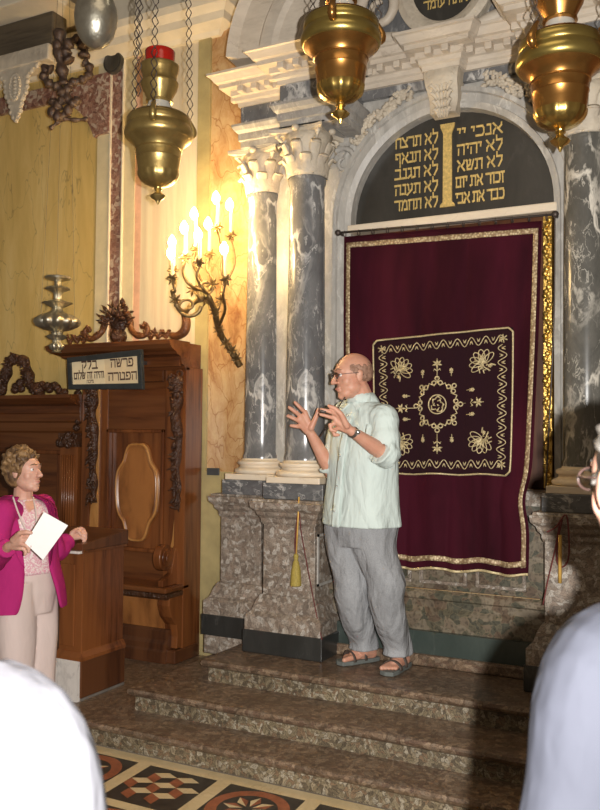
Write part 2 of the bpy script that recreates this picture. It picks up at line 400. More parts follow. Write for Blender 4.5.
def smoothpath(pts, n=6):
    """Catmull-Rom through points"""
    pts = [Vector(p) for p in pts]; out = []
    for i in range(len(pts)-1):
        p0 = pts[max(i-1, 0)]; p1 = pts[i]; p2 = pts[i+1]; p3 = pts[min(i+2, len(pts)-1)]
        for k in range(n):
            t = k/n
            out.append(.5*((2*p1)+(p2-p0)*t+(2*p0-5*p1+4*p2-p3)*t*t+(3*p1-p0-3*p2+p3)*t**3))
    out.append(pts[-1]); return out
# Hebrew letters as pen strokes: width, then polylines in a box one unit high
HEB = {
 'א': (.82, [[(.02, 1), (.80, .02)], [(.76, 1), (.74, .74), (.52, .50)], [(.04, 0), (.08, .30), (.30, .60)]]),
 'ב': (.80, [[(.06, .93), (.64, .93), (.66, .08)], [(0, .07), (.82, .07)]]),
 'ג': (.55, [[(.08, .94), (.42, .94), (.44, .38), (.54, 0)], [(.42, .32), (.04, .04)]]),
 'ד': (.76, [[(0, .93), (.78, .93)], [(.63, .93), (.63, 0)]]),
 'ה': (.76, [[(0, .93), (.72, .93), (.70, 0)], [(.12, .60), (.10, 0)]]),
 'ו': (.30, [[(.02, .94), (.25, .94), (.25, 0)]]),
 'ז': (.40, [[(0, .95), (.40, .95)], [(.20, .92), (.24, 0)]]),
 'ח': (.78, [[(.02, .93), (.74, .93), (.72, 0)], [(.12, .93), (.12, 0)]]),
 'ט': (.80, [[(.02, .95), (.12, .90), (.10, .07), (.74, .07), (.76, .88), (.46, .93)]]),
 'י': (.28, [[(.02, .95), (.24, .93), (.20, .56)]]),
 'כ': (.70, [[(.05, .93), (.56, .93), (.68, .70), (.68, .30), (.56, .07), (0, .07)]]),
 'ל': (.68, [[(.08, 1.36), (.10, .93), (.64, .93), (.62, .55), (.28, 0)]]),
 'ם': (.78, [[(.06, .93), (.72, .93), (.72, .07), (.10, .07), (.10, .93)]]),
 'מ': (.80, [[(.06, .97), (.20, .68), (.04, 0)], [(.18, .70), (.44, .95), (.70, .84), (.76, .07), (.44, .07)]]),
 'נ': (.48, [[(.14, .94), (.42, .94), (.44, .07), (0, .07)]]),
 'ע': (.76, [[(.04, .95), (.16, .90), (.26, .36)], [(.58, .95), (.70, .90), (.62, .40), (.02, -.06)]]),
 'פ': (.74, [[(.26, .48), (.12, .50), (.10, .93), (.58, .93), (.70, .70), (.70, .30), (.58, .07), (0, .07)]]),
 'ף': (.74, [[(.28, .50), (.12, .52), (.10, .93), (.64, .93), (.66, -.36)]]),
 'צ': (.74, [[(.06, .97), (.14, .84), (.68, .10)], [(.70, .97), (.68, .74), (.42, .50)], [(.70, .07), (0, .07)]]),
 'ק': (.74, [[(0, .93), (.72, .93), (.68, .50), (.40, .18)], [(.12, .58), (.12, -.36)]]),
 'ר': (.70, [[(0, .93), (.60, .93), (.66, .80), (.65, 0)]]),
 'ש': (.92, [[(.02, .95), (.12, .90), (.16, .08), (.62, .08), (.88, .95)], [(.42, .95), (.50, .90), (.46, .52), (.16, .34)]]),
 'ת': (.80, [[(.06, .93), (.74, .93), (.73, 0)], [(.20, .93), (.19, .12), (0, .06)]]),
 ' ': (.22, [])}
def add_text(mb, s, size, M, ext, width=None, **k):
    h = size*.60; x = 0; segs = []
    for ch in s[::-1]:                                           # laid out from the left
        w, st_ = HEB[ch]
        for pl in st_: segs.append([(x+a, b) for a, b in pl])
        x += w+.17
    x -= .17; sx = width/x if width else h
    for i, pl in enumerate(segs):
        for j, (a, b) in enumerate(zip(pl, pl[1:])):
            A = Vector(((a[0]-x/2)*sx, a[1]*h, 0)); B = Vector(((b[0]-x/2)*sx, b[1]*h, 0)); d = (B-A); L = d.length
            u = d/L; t = h*(.060+.042*abs(u.x)); n = Vector((-u.y, u.x, 0))*t; e = u*t*.75; z = ext*(1+.06*((i*3+j) % 7))
            q = [A-e-n, B+e-n, B+e+n, A-e+n]
            mb.loft([[M @ p for p in q], [M @ (p+Vector((0, 0, z))) for p in q]])
    return mb
# ---------------------------------------------------------------- the setting: floor, walls
XC = -1.50                                                       # middle of the ark
def mx(x): return 2*XC-x
fb = MB()
fb.box(-7, 3, -1.5, 3.59, -.1, 0)
def inlay(pts, mi, z=.0012):
    fb.mi = mi; fb.face([(x, y, z) for x, y in pts]); fb.mi = 0
Y1, Y0 = 3.585, 1.9
inlay([(-7, 3.50), (3, 3.50), (3, Y1), (-7, Y1)], 1)              # cream border along the step
cw = .47                                                        # compartments between diagonal cream bands
def clip(poly, xa, xb): return poly
for k in range(-7, 8):
    x0 = -2.62+k*cw
    # rows of diagonal compartments going away to the left
    sl = -.24
    for r_ in range(3):
        yt = 3.50-r_*.46; yb = yt-.40
        A = [(x0+sl*0, yt), (x0+cw-.075, yt), (x0+cw-.075-sl*-1, yb), (x0-sl*-1, yb)]
        A = [(x0, yt), (x0+cw-.075, yt), (x0+cw-.075+.02, yb), (x0+.02, yb)]
        inlay(A, 3, .0016)
        B = [(x0+cw-.075, yt), (x0+cw, yt), (x0+cw+.02, yb), (x0+cw-.055, yb)]
        inlay(B, 1, .0016)
        if k == -7: inlay([(-6, yb), (2.4, yb), (2.4, yb-.06), (-6, yb-.06)], 1, .0018)
        cx, cy = x0+(cw-.075)/2+.01, (yt+yb)/2
        if (k+r_) % 2 == 0:
            # tumbling blocks of red, black and cream rhombs
            a, h = .13, .13
            for i in range(-3, 4):
                for j in range(-3, 4):
                    ox, oy = cx+i*a+(j % 2)*a/2, cy+j*h*.75
                    if abs(ox-cx) > .134 or abs(oy-cy) > .132: continue
                    top = [(ox, oy+h/2), (ox+a/2, oy+h/4), (ox, oy), (ox-a/2, oy+h/4)]
                    lf = [(ox-a/2, oy+h/4), (ox, oy), (ox, oy-h/2), (ox-a/2, oy-h/4)]
                    rt = [(ox+a/2, oy+h/4), (ox, oy), (ox, oy-h/2), (ox+a/2, oy-h/4)]
                    inlay(top, 1, .0022); inlay(lf, 2, .0022); inlay(rt, 3, .0022)
        else:
            R = .19
            inlay(arc(cx, cy, R, 0, 2*PI, 36)[:-1], 2, .0022); inlay(arc(cx, cy, R*.72, 0, 2*PI, 36)[:-1], 3, .0026)
            for q in range(8):
                t = q*PI/4; ca, sa = math.cos(t), math.sin(t)
                def rp(u, v): return (cx+R*(u*ca-v*sa), cy+R*(u*sa+v*ca))
                inlay([rp(.12, 0), rp(.4, .14), rp(.66, 0)], 1, .003); inlay([rp(.12, 0), rp(.4, -.14), rp(.66, 0)], 2, .003)
struct(fb, 'floor', ['stone_floor', 'tile_cream', 'tile_red', 'tile_black'])
# left wall behind the stalls, built of upright marble strips
WY = 5.04
def wallpiece(name, x0, x1, z0, z1, m, y=WY, t=.12):
    return struct(MB().box(x0, x1, y, y+t, z0, z1), name, m)
wallpiece('wall_left', -7.2, -4.36, 0, 4.56, 'yellow')
wallpiece('wall_left_pilaster', -4.36, -4.235, 0, 4.56, 'cream', WY-.012)
wallpiece('trim_1', -4.235, -4.225, 0, 4.56, 'plaster', WY-.022)
wallpiece('wall_left_red_strip', -4.225, -4.115, 0, 4.56, 'redbreccia', WY-.006)
wallpiece('trim_2', -4.115, -4.105, 0, 4.56, 'plaster', WY-.022)
wallpiece('wall_left_olive_strip', -4.105, -4.0, 0, 4.56, 'cream', WY-.004)
wallpiece('wall_left_pink_strip', -4.0, -3.94, 0, 4.56, 'pink')
wallpiece('wall_left_panel', -3.94, -3.43, 0, 4.56, 'cream_grain')
wallpiece('wall_left_door_jamb', -3.43, -3.325, 0, 4.56, 'olive', WY-.02)
wallpiece('wall_left_orange', -3.325, -2.8, 0, 5.4, 'orange', WY+.0)
wallpiece('wall_left_low', -3.36, -2.9, .125, 1.40, 'olive', WY-.03, .03)
wallpiece('wall_left_upper', -7.2, -3.325, 4.56, 5.4, 'plaster', WY+.1)
mc = MB().mould([(-7.2, WY), (-3.28, WY), (-3.28, WY+.2)], [(0, 4.50), (.03, 4.50), (.05, 4.53), (.13, 4.56), (.14, 4.61), (.19, 4.65), (.2, 4.70), (0, 4.70)])
struct(mc, 'trim_3', 'plaster')
# ark wall
AY = 4.80; AZ = 2.97; AR = .612
wb = MB()
def archwall(y, y2, x0, x1, z0, z1, r, cx, cz, n=28):
    # wall with a round headed opening
    for yy in (y, y2):
        wb.face([(x0, yy, z0), (cx-r, yy, z0), (cx-r, yy, cz), (x0, yy, cz)]); wb.face([(cx+r, yy, z0), (x1, yy, z0), (x1, yy, cz), (cx+r, yy, cz)])
        A = arc(cx, cz, r, PI, 0, n)
        for (a, b), (c, d) in zip(A, A[1:]):
            def out(px):
                return (x0+(x1-x0)*((px-(cx-r))/(2*r)), z1)
            o1, o2 = out(a), out(c)
            wb.face([(a, yy, b), (c, yy, d), (o2[0], yy, o2[1]), (o1[0], yy, o1[1])])
        wb.face([(x0, yy, cz), (cx-r, yy, cz), (x0, yy, z1)]); wb.face([(x1, yy, cz), (cx+r, yy, cz), (x1, yy, z1)])
    A = [(cx-r, z0)]+arc(cx, cz, r, PI, 0, n)+[(cx+r, z0)]
    for (a, b), (c, d) in zip(A, A[1:]): wb.face([(a, y, b), (c, y, d), (c, y2, d), (a, y2, b)])
archwall(AY, AY+.12, -2.84, mx(-2.84), .25, 5.2, AR, XC, AZ)
struct(wb, 'wall_ark', 'light')
struct(MB().box(-2.84, -2.76, AY, WY+.1, .25, 5.2), 'wall_ark_return', 'light')
wallpiece('wall_back', -2.84, 3.2, 0, 5.4, 'orange', WY+.1)
wallpiece('wall_right', .42, 3.2, 0, 5.4, 'wood', WY-.03)
# arch band (archivolt and its jambs)
ab = MB()
prof = [(0, 0), (0, .03), (.035, .045), (.04, .03), (.085, .035), (.09, .055), (.115, .055), (.12, 0)]
pathp = [(XC-AR, 1.4, PI)]+[(XC-AR, AZ, PI)]+[None]
rings = []
for i in range(33):
    t = PI-PI*i/32
    rings.append([Vector((XC+(AR+o)*math.cos(t), AY-d+.001, AZ+(AR+o)*math.sin(t))) for o, d in prof])
rings = [[Vector((XC-(AR+o), AY-d, 1.38)) for o, d in prof]]+rings+[[Vector((XC+(AR+o), AY-d, 1.38)) for o, d in prof]]
ab.loft(rings)
tag(ab.build('arch_surround', 'light', smooth=.6, origin=(XC, AY, 1.38)), 'light grey marble round arch surround framing the black tablets of writing', 'arch')
# steps
def step(x0, x1, y0, y1, z0, z1, name, label, left=True):
    t = thing(name, label, 'step', (x0+.5, y0, z0), 0, None)
    MB().box(x0, x1, y0, y1, z0, z1-.045).build('riser', 'riser', t)
    nb = MB(); pr = [(0, z1-.045), (.012, z1-.045), (.028, z1-.034), (.034, z1-.018), (.028, z1-.004), (.016, z1), (0, z1)]
    nb.mould([(x0, y1), (x0, y0), (x1, y0)], [(-.02, z1-.045)]+pr[1:]+[(-.02, z1)])
    nb.box(x0+.02, x1, y0+.02, y1, z1-.044, z1)
    nb.build('tread', 'step', t, smooth=.7)
    return t
step(-4.7, 2.2, 3.60, 5.0, 0, .125, 'marble_step', 'lowest and widest brown marble step, directly above the mosaic floor')
step(-2.985, .4, 3.835, 5.0, .1255, .25, 'marble_step', 'middle brown marble step, its rounded corner near the wooden pulpit')
step(-2.70, .2, 4.135, 4.79, .2505, .375, 'marble_step', 'topmost brown marble step on which the man in sandals stands')
# ark base wall below the curtain
bt = thing('marble_panelling', 'brown and green marble panelled wall under the velvet curtain', 'marble panelling', (XC, 4.6, .376))
X0, X1 = -2.175, mx(-2.175)
MB().box(X0, X1, 4.575, 4.79, .376, .44).build('plinth', 'step', bt, bevel=.012)
MB().box(X0, X1, 4.60, 4.79, .44, .565).build('green_band', 'green', bt, label='dark green marble band')
MB().mould([(X0, 4.795), (X0, 4.68), (X1, 4.68), (X1, 4.795)], [(0, .565), (.045, .565), (.045, .66), (.02, .69), (.02, .73), (.03, .74), (.015, .77), (0, .785)]).build('moulding', 'breccia_green', bt)
MB().box(X0, X1, 4.742, 4.795, .78, 1.30).build('dado', 'breccia_green', bt)
for i in range(3):
    a = X0+.20+i*.33; b = a+.28; fr = MB()
    for (p, q, r, s_) in ((a, b, .81, .83), (a, b, 1.24, 1.26), (a, a+.02, .83, 1.24), (b-.02, b, .83, 1.24)):
        fr.box(p, q, 4.728, 4.745, r, s_)
    fr.build('panel_frame', 'breccia', bt, bevel=.004)
MB().mould([(X0, 4.79), (X0, 4.75), (X1, 4.75), (X1, 4.79)], [(0, 1.27), (.01, 1.28), (.015, 1.31), (.02, 1.33), (.02, 1.36), (0, 1.37)]).build('cornice', 'breccia', bt)
# gilded ark doors behind the curtain
dt = thing('ark_doors', 'gilded door frame of the ark showing along the right edge of the curtain', 'door', (XC, 4.8, 1.37))
MB().box(XC-.58, XC+.58, 4.84, 4.88, 1.37, 2.93).build('door_panel', 'wood_dark', dt)
for s in (-1, 1):
    g = MB(); gx = XC+s*.578
    g.box(gx-.022, gx+.022, 4.765, 4.86, 1.38, 2.88)
    for k in range(60):
        z = 1.40+k*.0247
        g.ell((gx+.012*math.sin(k*1.3), 4.762, z), (.017, .014, .016), n=8, m=5)
    g.build('gilt_frame', 'gold', dt, smooth=.8)
    g2 = MB(); gx = XC+s*.615
    for k in range(90):
        g2.ell((gx, 4.79, 1.40+k*.0165), (.008, .010, .009), n=6, m=4)
    g2.build('bead_moulding', 'gold', dt, smooth=.8)
MB().box(XC-.63, XC+.63, 4.755, 4.87, 2.905, 2.955).build('lintel', 'cream_base', dt, bevel=.008)
# black slate tablets
tt = thing('commandment_tablets', 'black slate half round panel with gold Hebrew letters beneath the arch', 'tablet', (XC, 4.85, 2.95))
MB().prism([(XC-AR, 2.95)]+arc(XC, AZ, AR, PI, 0, 30)+[(XC+AR, 2.95)], 4.850, 4.90).build('slate_panel', 'slate', tt)
def TM(x, y, z): return Matrix(((1, 0, 0, x), (0, 0, -1, y), (0, 1, 0, z), (0, 0, 0, 1)))
gc = MB(); gx = -1.517
gc.loft([[Vector((gx-w, 4.848, z)), Vector((gx+w, 4.848, z)), Vector((gx+w, 4.836, z)), Vector((gx-w, 4.836, z))] for w, z in ((.046, 3.02), (.044, 3.035), (.028, 3.05), (.026, 3.46), (.036, 3.485), (.042, 3.50), (.045, 3.52))])
gc.build('gold_pilaster', 'goldpaint', tt, label='small gold pilaster between the two columns of writing')
right = ['אנכי יי', 'לא יהיה', 'לא תשא', 'זכור את יום', 'כבד את אבי']
left = ['לא תרצח', 'לא תנאף', 'לא תגנב', 'לא תענה', 'לא תחמד']
for col, (x, w) in ((right, (-1.325, .285)), (left, (-1.715, .27))):
    for i, s in enumerate(col):
        z = 3.418-i*.0965; ww = w*(.93 if i < 3 and col is right else 1)
        add_text(MB(), s, .105, TM(x+(.0 if col is right else 0), 4.848, z), .002, width=ww, offset=.0).build('gold_writing', 'goldpaint', tt)
# ---------------------------------------------------------------- entablature
EP = [(-2.84, 5.03), (-2.84, 4.65), (-2.45, 4.65), (-2.45, 4.46), (-2.04, 4.46), (-2.04, 4.75), (-1.615, 4.75), (-1.60, 4.66), (-1.40, 4.66), (-1.385, 4.75)]
EP = EP+[(mx(x), y) for x, y in EP[:6][::-1]]
et = thing('ark_entablature', 'pale and grey marble entablature with toothed cornice above the ark columns', 'entablature', (XC, 4.8, 3.55))
cp = [(-.05, 3.775), (.012, 3.775), (.016, 3.80), (.03, 3.81), (.035, 3.835), (.05, 3.84), (.05, 3.875), (.105, 3.878), (.105, 3.905), (.125, 3.91), (.15, 3.945), (.165, 3.95), (.165, 3.965), (-.05, 3.97)]
MB().mould(EP, cp).build('cornice', 'pale', et)
# brackets under the cornice
dbs = []
for (x0, y0), (x1, y1) in zip(EP, EP[1:]):
    d = Vector((x1-x0, y1-y0)); L = d.length
    if L < .12: continue
    u = d/L; nrm = Vector((u.y, -u.x)); k = max(2, round(L/.10))
    for i in range(k):
        if len(dbs) > 95: break
        db = MB(); dbs.append(1)
        c = Vector((x0, y0))+u*(L*(i+.5)/k); M = Matrix(((u.x, -nrm.x, 0, c.x), (u.y, -nrm.y, 0, c.y), (0, 0, 1, 0), (0, 0, 0, 1)))
        db.box(-.021, .021, -.10, .0, 3.838, 3.879, M).build('modillion', 'pale', et, bevel=.006)
for nm, pts in (('frieze', [EP[0], EP[1], EP[2], EP[3], EP[4], (EP[5][0], 4.79)]), ('frieze', [(x, y) for x, y in [(mx(EP[5][0]), 4.79)]+[(mx(a), b) for a, b in EP[:5][::-1]]])):
    MB().mould(pts, [(-.10, 3.645), (0, 3.645), (0, 3.78), (-.10, 3.78)]).build('frieze', 'grey', et)
    MB().mould(pts, [(-.10, 3.51), (.0, 3.51), (.0, 3.55), (.012, 3.555), (.012, 3.60), (.03, 3.615), (.045, 3.64), (.045, 3.655), (-.10, 3.655)]).build('architrave', 'archgrey', et)
MB().box(-2.04, mx(-2.04), 4.76, 4.795, 3.72, 3.79).build('frieze', 'grey', et)
# blocks that fill the ressauts
for sx in (lambda x: x, mx):
    a, b = sorted((sx(-2.80), sx(-2.47))); MB().box(a, b, 4.70, 5.02, 3.52, 3.955).build('core', 'archgrey', et)
    a, b = sorted((sx(-2.42), sx(-2.07))); MB().box(a, b, 4.50, 4.795, 3.52, 3.955).build('core', 'archgrey', et)
# acanthus bracket
kt = thing('keystone_bracket', 'pale carved leaf keystone bracket at the crown of the arch', 'keystone', (XC, 4.75, 3.52))
kb = MB()
kr = []
for t in range(11):
    f = t/10; z = 3.775-f*.245; w = .105-.03*f; d = .10-.045*f+.02*math.sin(f*PI*2.2)
    kr.append([Vector((XC-w, 4.785, z)), Vector((XC-w, 4.76-d, z)), Vector((XC-w*.5, 4.745-d, z)), Vector((XC+w*.5, 4.745-d, z)), Vector((XC+w, 4.76-d, z)), Vector((XC+w, 4.785, z))])
kb.loft(kr); kb.build('bracket', 'pale_carved', kt, smooth=.9)
lb = MB()
for i in range(5):
    z = 3.73-i*.045
    for s in (-2, -1, 0, 1, 2):
        lb.tube([(XC+s*.012, 4.668+i*.008, z-.045), (XC+s*(.024-.002*i), 4.655+i*.008, z-.01), (XC+s*(.034-.003*i), 4.648+i*.008, z+.006), (XC+s*(.040-.003*i), 4.640+i*.008, z-.004)], [.006, .013, .013, .004], 7)
for s in (-1, 1): lb.tube([(XC+s*(.055+.028*math.cos(a)), 4.652, 3.745+.028*math.sin(a)) for a in [k*PI/6 for k in range(12)]], .008, 6, closed=True)
lb.build('acanthus_leaf', 'pale_carved', kt, smooth=True)
# garland carvings in the spandrels
for s, lab in ((-1, 'left'), (1, 'right')):
    g = MB(); A = [PI/2+s*-1*-(.28+.055*i) if s > 0 else PI/2+(.28+.055*i) for i in range(12)]
    for i in range(12):
        a = PI/2-s*(.30+.05*i); R = AR+.17+.012*math.sin(i)
        for q in range(9):
            p = Vector((XC+(R+random.uniform(-.04, .04))*math.cos(a), 4.775, AZ+(R+random.uniform(-.04, .04))*math.sin(a))); d = Vector((random.uniform(-1, 1), -.5, random.uniform(-1, 1))).normalized()*.028
            g.tube([p-d*.5, p+d*.4, p+d], [.012, .016, .004], 6)
    tag(g.build('garland_relief', 'pale_carved', smooth=True, origin=(XC+s*.5, 4.78, 3.4)), 'pale carved garland relief over the arch, %s of the keystone' % lab, 'relief')
    b = MB().prism([(XC+s*.70, 3.35), (XC+s*.60, 3.52), (XC+s*.48, 3.62), (XC+s*.52, 3.68), (XC+s*.72, 3.62), (XC+s*.74, 3.42)], 4.775, 4.82)
    sc = []
    cx, cz = XC+s*.66, 3.36
    for k in range(26):
        a = k*.32; r = .10*(1-k/30); sc.append((cx+s*r*math.cos(a), 4.765, cz+r*math.sin(a)))
    b.tube(sc, [.02*(1-k/40) for k in range(26)], 8)
    tag(b.build('scroll_relief', 'grey_carved', smooth=.8, origin=(XC+s*.66, 4.78, 3.36)), 'grey marble scroll beside the %s of the arch' % lab, 'relief')
# ---------------------------------------------------------------- pedestals and columns
def pedestal(cx, fy, zb, zblack0, label, w2, back, lo=None, plinth=None):
    """cx centre, fy = front of dado"""
    t = thing('column_pedestal', label, 'pedestal', (cx, fy, zb))
    def blk(nm, w, d, z0, z1, m, bv=.006): return MB().box(cx-w, cx+w, fy-d, back, z0, z1).build(nm, m, t, bevel=bv)
    if plinth: blk('plinth', w2+.075, .075, zb, zblack0, 'breccia', .01)
    z = zblack0
    blk('black_base', w2+.09, .085, z, z+.132, 'black')
    P_ = lambda o: [(cx-w2-o, back), (cx-w2-o, fy-o), (cx+w2+o, fy-o), (cx+w2+o, back)]
    MB().mould(P_(0), [(-.1, z+.132), (.078, z+.132), (.078, z+.215), (.072, z+.222), (.05, z+.24), (.03, z+.30), (.012, z+.33), (.0, z+.335), (-.1, z+.335)]).build('base_moulding', 'breccia', t)
    blk('dado', w2, 0, z+.33, 1.13, 'breccia', .004)
    for s in (1,):
        fr = MB(); x = cx+w2
        for (a, b, c, d) in ((fy+.03, fy+.045, z+.40, 1.08), (back-.06, back-.045, z+.40, 1.08), (fy+.03, back-.045, z+.40, z+.415), (fy+.03, back-.045, 1.065, 1.08)):
            fr.box(x-.002, x+.008, a, b, c, d)
        fr.build('panel_frame', 'light', t)
    MB().mould(P_(0), [(-.1, 1.125), (.004, 1.125), (.012, 1.14), (.012, 1.16), (.03, 1.18), (.035, 1.20), (.06, 1.225), (.065, 1.258), (.052, 1.263), (.048, 1.275), (-.1, 1.275)]).build('cornice', 'breccia', t)
    return t
def leafrow(mb, cx, cy, z0, r0, h, n, ph, w, curl=.03):
    for k in range(n):
        a = ph+2*PI*k/n; ca, sa = math.cos(a), math.sin(a)
        def fn(u, v):
            ww = w*(1-.25*v)*(1+.12*math.cos(v*16))*(math.sin(PI*min(1, .28+.72*(1-v)))**.5 if v > .5 else 1)
            x = (u-.5)*2*ww; out = r0+.02*v+curl*max(0, v-.55)**1.4*4+.012*math.cos((u-.5)*PI)
            z = z0+h*(v if v < .9 else .9-(v-.9)*1.3)
            return Vector((cx+ca*out-sa*x, cy+sa*out+ca*x, z))
        mb.grid(6, 9, fn)
def column(cx, cy, label, shaft, sm, r=.116, top=3.23, captop=3.52):
    t = thing('marble_column', label, 'column', (cx, cy, 1.276))
    MB().box(cx-.2, cx+.2, cy-.165, cy+.16, 1.276, 1.37).build('plinth_block', 'block', t, bevel=.004, label='dark veined marble plinth block')
    MB().box(cx-.178, cx+.178, cy-.165, cy+.165, 1.371, 1.408).build('square_base', 'cream_base', t, bevel=.004)
    MB().lathe([(r_, 1.408+(z_-1.435)*.83) for r_, z_ in [(.165, 1.435), (.176, 1.445), (.178, 1.458), (.172, 1.472), (.158, 1.478), (.148, 1.482), (.142, 1.492), (.144, 1.502), (.152, 1.506), (.158, 1.516), (.156, 1.53), (.146, 1.538), (.13, 1.542), (.125, 1.555), (.1, 1.556)]], (cx, cy, 0), 48).build('round_base', 'cream_base', t, smooth=.8)
    pr = [(r*1.09, 1.508), (r*1.09, 1.525), (r*1.02, 1.55)]+[(r*(1.02-.10*(k/20)**1.6), 1.55+(top-.06-1.55)*k/20) for k in range(1, 21)]+[(r*1.0, top-.03), (r*1.02, top-.012), (r*.98, top)]
    MB().lathe(pr, (cx, cy, 0), 48).build('shaft', sm, t, smooth=.8)
    c = MB(); h = captop-top
    c.lathe([(r*.92, top), (r*.95, top+h*.3), (r*1.05, top+h*.65), (r*1.32, top+h*.88)], (cx, cy, 0), 32)
    leafrow(c, cx, cy, top, r*.95, h*.46, 8, PI/8, .044); leafrow(c, cx, cy, top+.01, r*.97, h*.74, 8, 0, .042, .035)
    c.build('capital', 'pale_carved', t, smooth=True, solid=.006)
    v = MB(); za = top+h*.86
    for k in range(4):
        a = PI/4+k*PI/2; ca, sa = math.cos(a), math.sin(a); pts = []
        for q in range(18):
            b = q*.42; rr = .036*(1-q/22); pts.append((cx+ca*(r*1.38+rr*math.cos(b)), cy+sa*(r*1.38+rr*math.cos(b)), za-.016+rr*math.sin(b)))
        v.tube(pts, [.015*(1-q/30) for q in range(18)], 7)
        v.tube(smoothpath([(cx+ca*r*.9, cy+sa*r*.9, top+h*.4), (cx+ca*r*1.05, cy+sa*r*1.05, top+h*.62), (cx+ca*(r*1.38+.034), cy+sa*(r*1.38+.034), za-.012)], 5), .010, 6)
        a = k*PI/2; v.ell((cx+math.cos(a)*r*1.42, cy+math.sin(a)*r*1.42, captop-.018), (.024, .024, .02), n=10, m=6)
    v.build('volutes', 'pale_carved', t, smooth=True)
    poly = []
    s_ = r*1.75
    for k in range(4):
        a = PI/4+k*PI/2; A = Vector((math.cos(a), math.sin(a)))*s_*1.28; B = Vector((math.cos(a+PI/2), math.sin(a+PI/2)))*s_*1.28
        tang = Vector((-A.y, A.x)).normalized()
        for q in range(8):
            f = q/8; p = A.lerp(B, f); nm = (A+B).normalized(); p = p-nm*.05*math.sin(PI*f); poly.append((cx+p.x, cy+p.y))
    MB().prism(poly, captop-.034, captop-.008, 'Z').build('abacus', 'pale_carved', t, bevel=.004)
    MB().box(cx-.19, cx+.19, cy-.16, cy+.16, captop-.009, captop).build('impost_block', 'archgrey', t)
    return t
pedestal(-2.358, 4.455, .376, .3765, 'brown breccia pedestal with black base, in front, its gold tassel hanging beside the man', .172, 4.79)
pedestal(-2.85, 4.72, .251, .37, 'brown breccia pedestal with black base, set back beside the wooden stall', .150, 5.03, plinth=True)
pedestal(mx(-2.345)-.03, 4.455, .376, .3765, 'breccia pedestal in shadow to the right of the velvet curtain', .195, 4.79)
pedestal(mx(-2.83), 4.72, .251, .37, 'breccia pedestal at the far right', .150, 5.03, plinth=True)
column(-2.338, 4.62, 'grey white-veined marble column nearest the left edge of the curtain', 0, 'grey')
column(-2.755, 4.82, 'grey white-veined marble column beside the lit candle sconce', 0, 'grey', r=.113, captop=3.51)
column(-.695, 4.62, 'dark veined marble column at the right edge, with a broad white streak', 0, 'darkvein')
column(mx(-2.735), 4.82, 'dark veined marble column set back behind the right hand column', 0, 'darkvein')
# pediment pieces above the cornice
pd = MB()
cxp, czp = -1.95, 3.92
rings = []
for i in range(17):
    t = PI*.98-i/16*1.15; rr = []
    for o, d in ((0, .0), (0, .16), (.05, .19), (.07, .16), (.16, .17), (.18, .2), (.24, .2), (.26, .17), (.36, .19), (.40, .24), (.42, .0)):
        R = .34+o*1.35; rr.append(Vector((cxp+R*math.cos(t), 4.78-d-.1, czp+R*math.sin(t)+.05)))
    rings.append(rr)
pd.loft(rings)
tag(pd.build('broken_pediment', 'pale', smooth=.6, origin=(-2.6, 4.6, 3.97)), 'pale ribbed curved piece of broken pediment above the left cornice', 'pediment')
for s, lab in ((-1, 'pale marble volute left of the round inscription'), (1, 'pale marble volute right of the round inscription')):
    v = MB(); cx, cz = XC+s*.40, 4.16
    sp = []
    for k in range(34):
        a = -PI/2+k*.30; r = .19*(1-k/40); sp.append((cx+s*r*math.cos(a)*.8, 4.70, cz+.08+r*math.sin(a)))
    v.tube(sp, [.045*(1-k/48) for k in range(34)], 10)
    v.tube(smoothpath([(cx, 4.72, cz-.10), (cx-s*.12, 4.72, cz-.12), (cx-s*.2, 4.72, cz-.15)], 6), .04, 8)
    tag(v.build('volute', 'pale', smooth=True, origin=(cx, 4.7, 3.97)), lab, 'volute')
# round inscription
rt = thing('round_inscription', 'black round stone with gold Hebrew letters in a pale carved ring', 'inscription', (XC, 4.75, 3.97))
rc = []
RX, RZ, CZ0 = .205, .24, 4.335
MB().prism([(XC+RX*math.cos(a), CZ0+RZ*math.sin(a)) for a in [k*PI/24 for k in range(48)]], 4.74, 4.79).build('slate_disc', 'slate', rt)
rb = MB(); R_ = []
for k in range(48):
    a = k*PI/24; R_.append([Vector((XC+(RX+o)*math.cos(a), 4.79-d, CZ0+(RZ+o)*math.sin(a))) for o, d in ((0, .0), (0, .06), (.02, .075), (.06, .09), (.10, .07), (.10, 0))])
R_.append([p.copy() for p in R_[0]]); rb.loft(R_, cap=False)
rb.build('carved_ring', 'pale_carved', rt, smooth=.8)
add_text(MB(), 'אתה עומד', .085, TM(XC, 4.738, 4.185), .002, width=.26, offset=.0).build('gold_writing', 'goldpaint', rt)
add_text(MB(), 'דע לפני מי', .085, TM(XC, 4.738, 4.30), .002, width=.30, offset=.0).build('gold_writing', 'goldpaint', rt)
struct(MB().box(-2.84, mx(-2.84), 4.79, 4.8, 3.97, 5.2), 'wall_ark_upper', 'grey')
# ---------------------------------------------------------------- curtain
CY = 4.705
ct = thing('velvet_curtain', 'burgundy velvet curtain with gold embroidered black square, hanging from the rod', 'curtain', (XC, CY, 2.86))
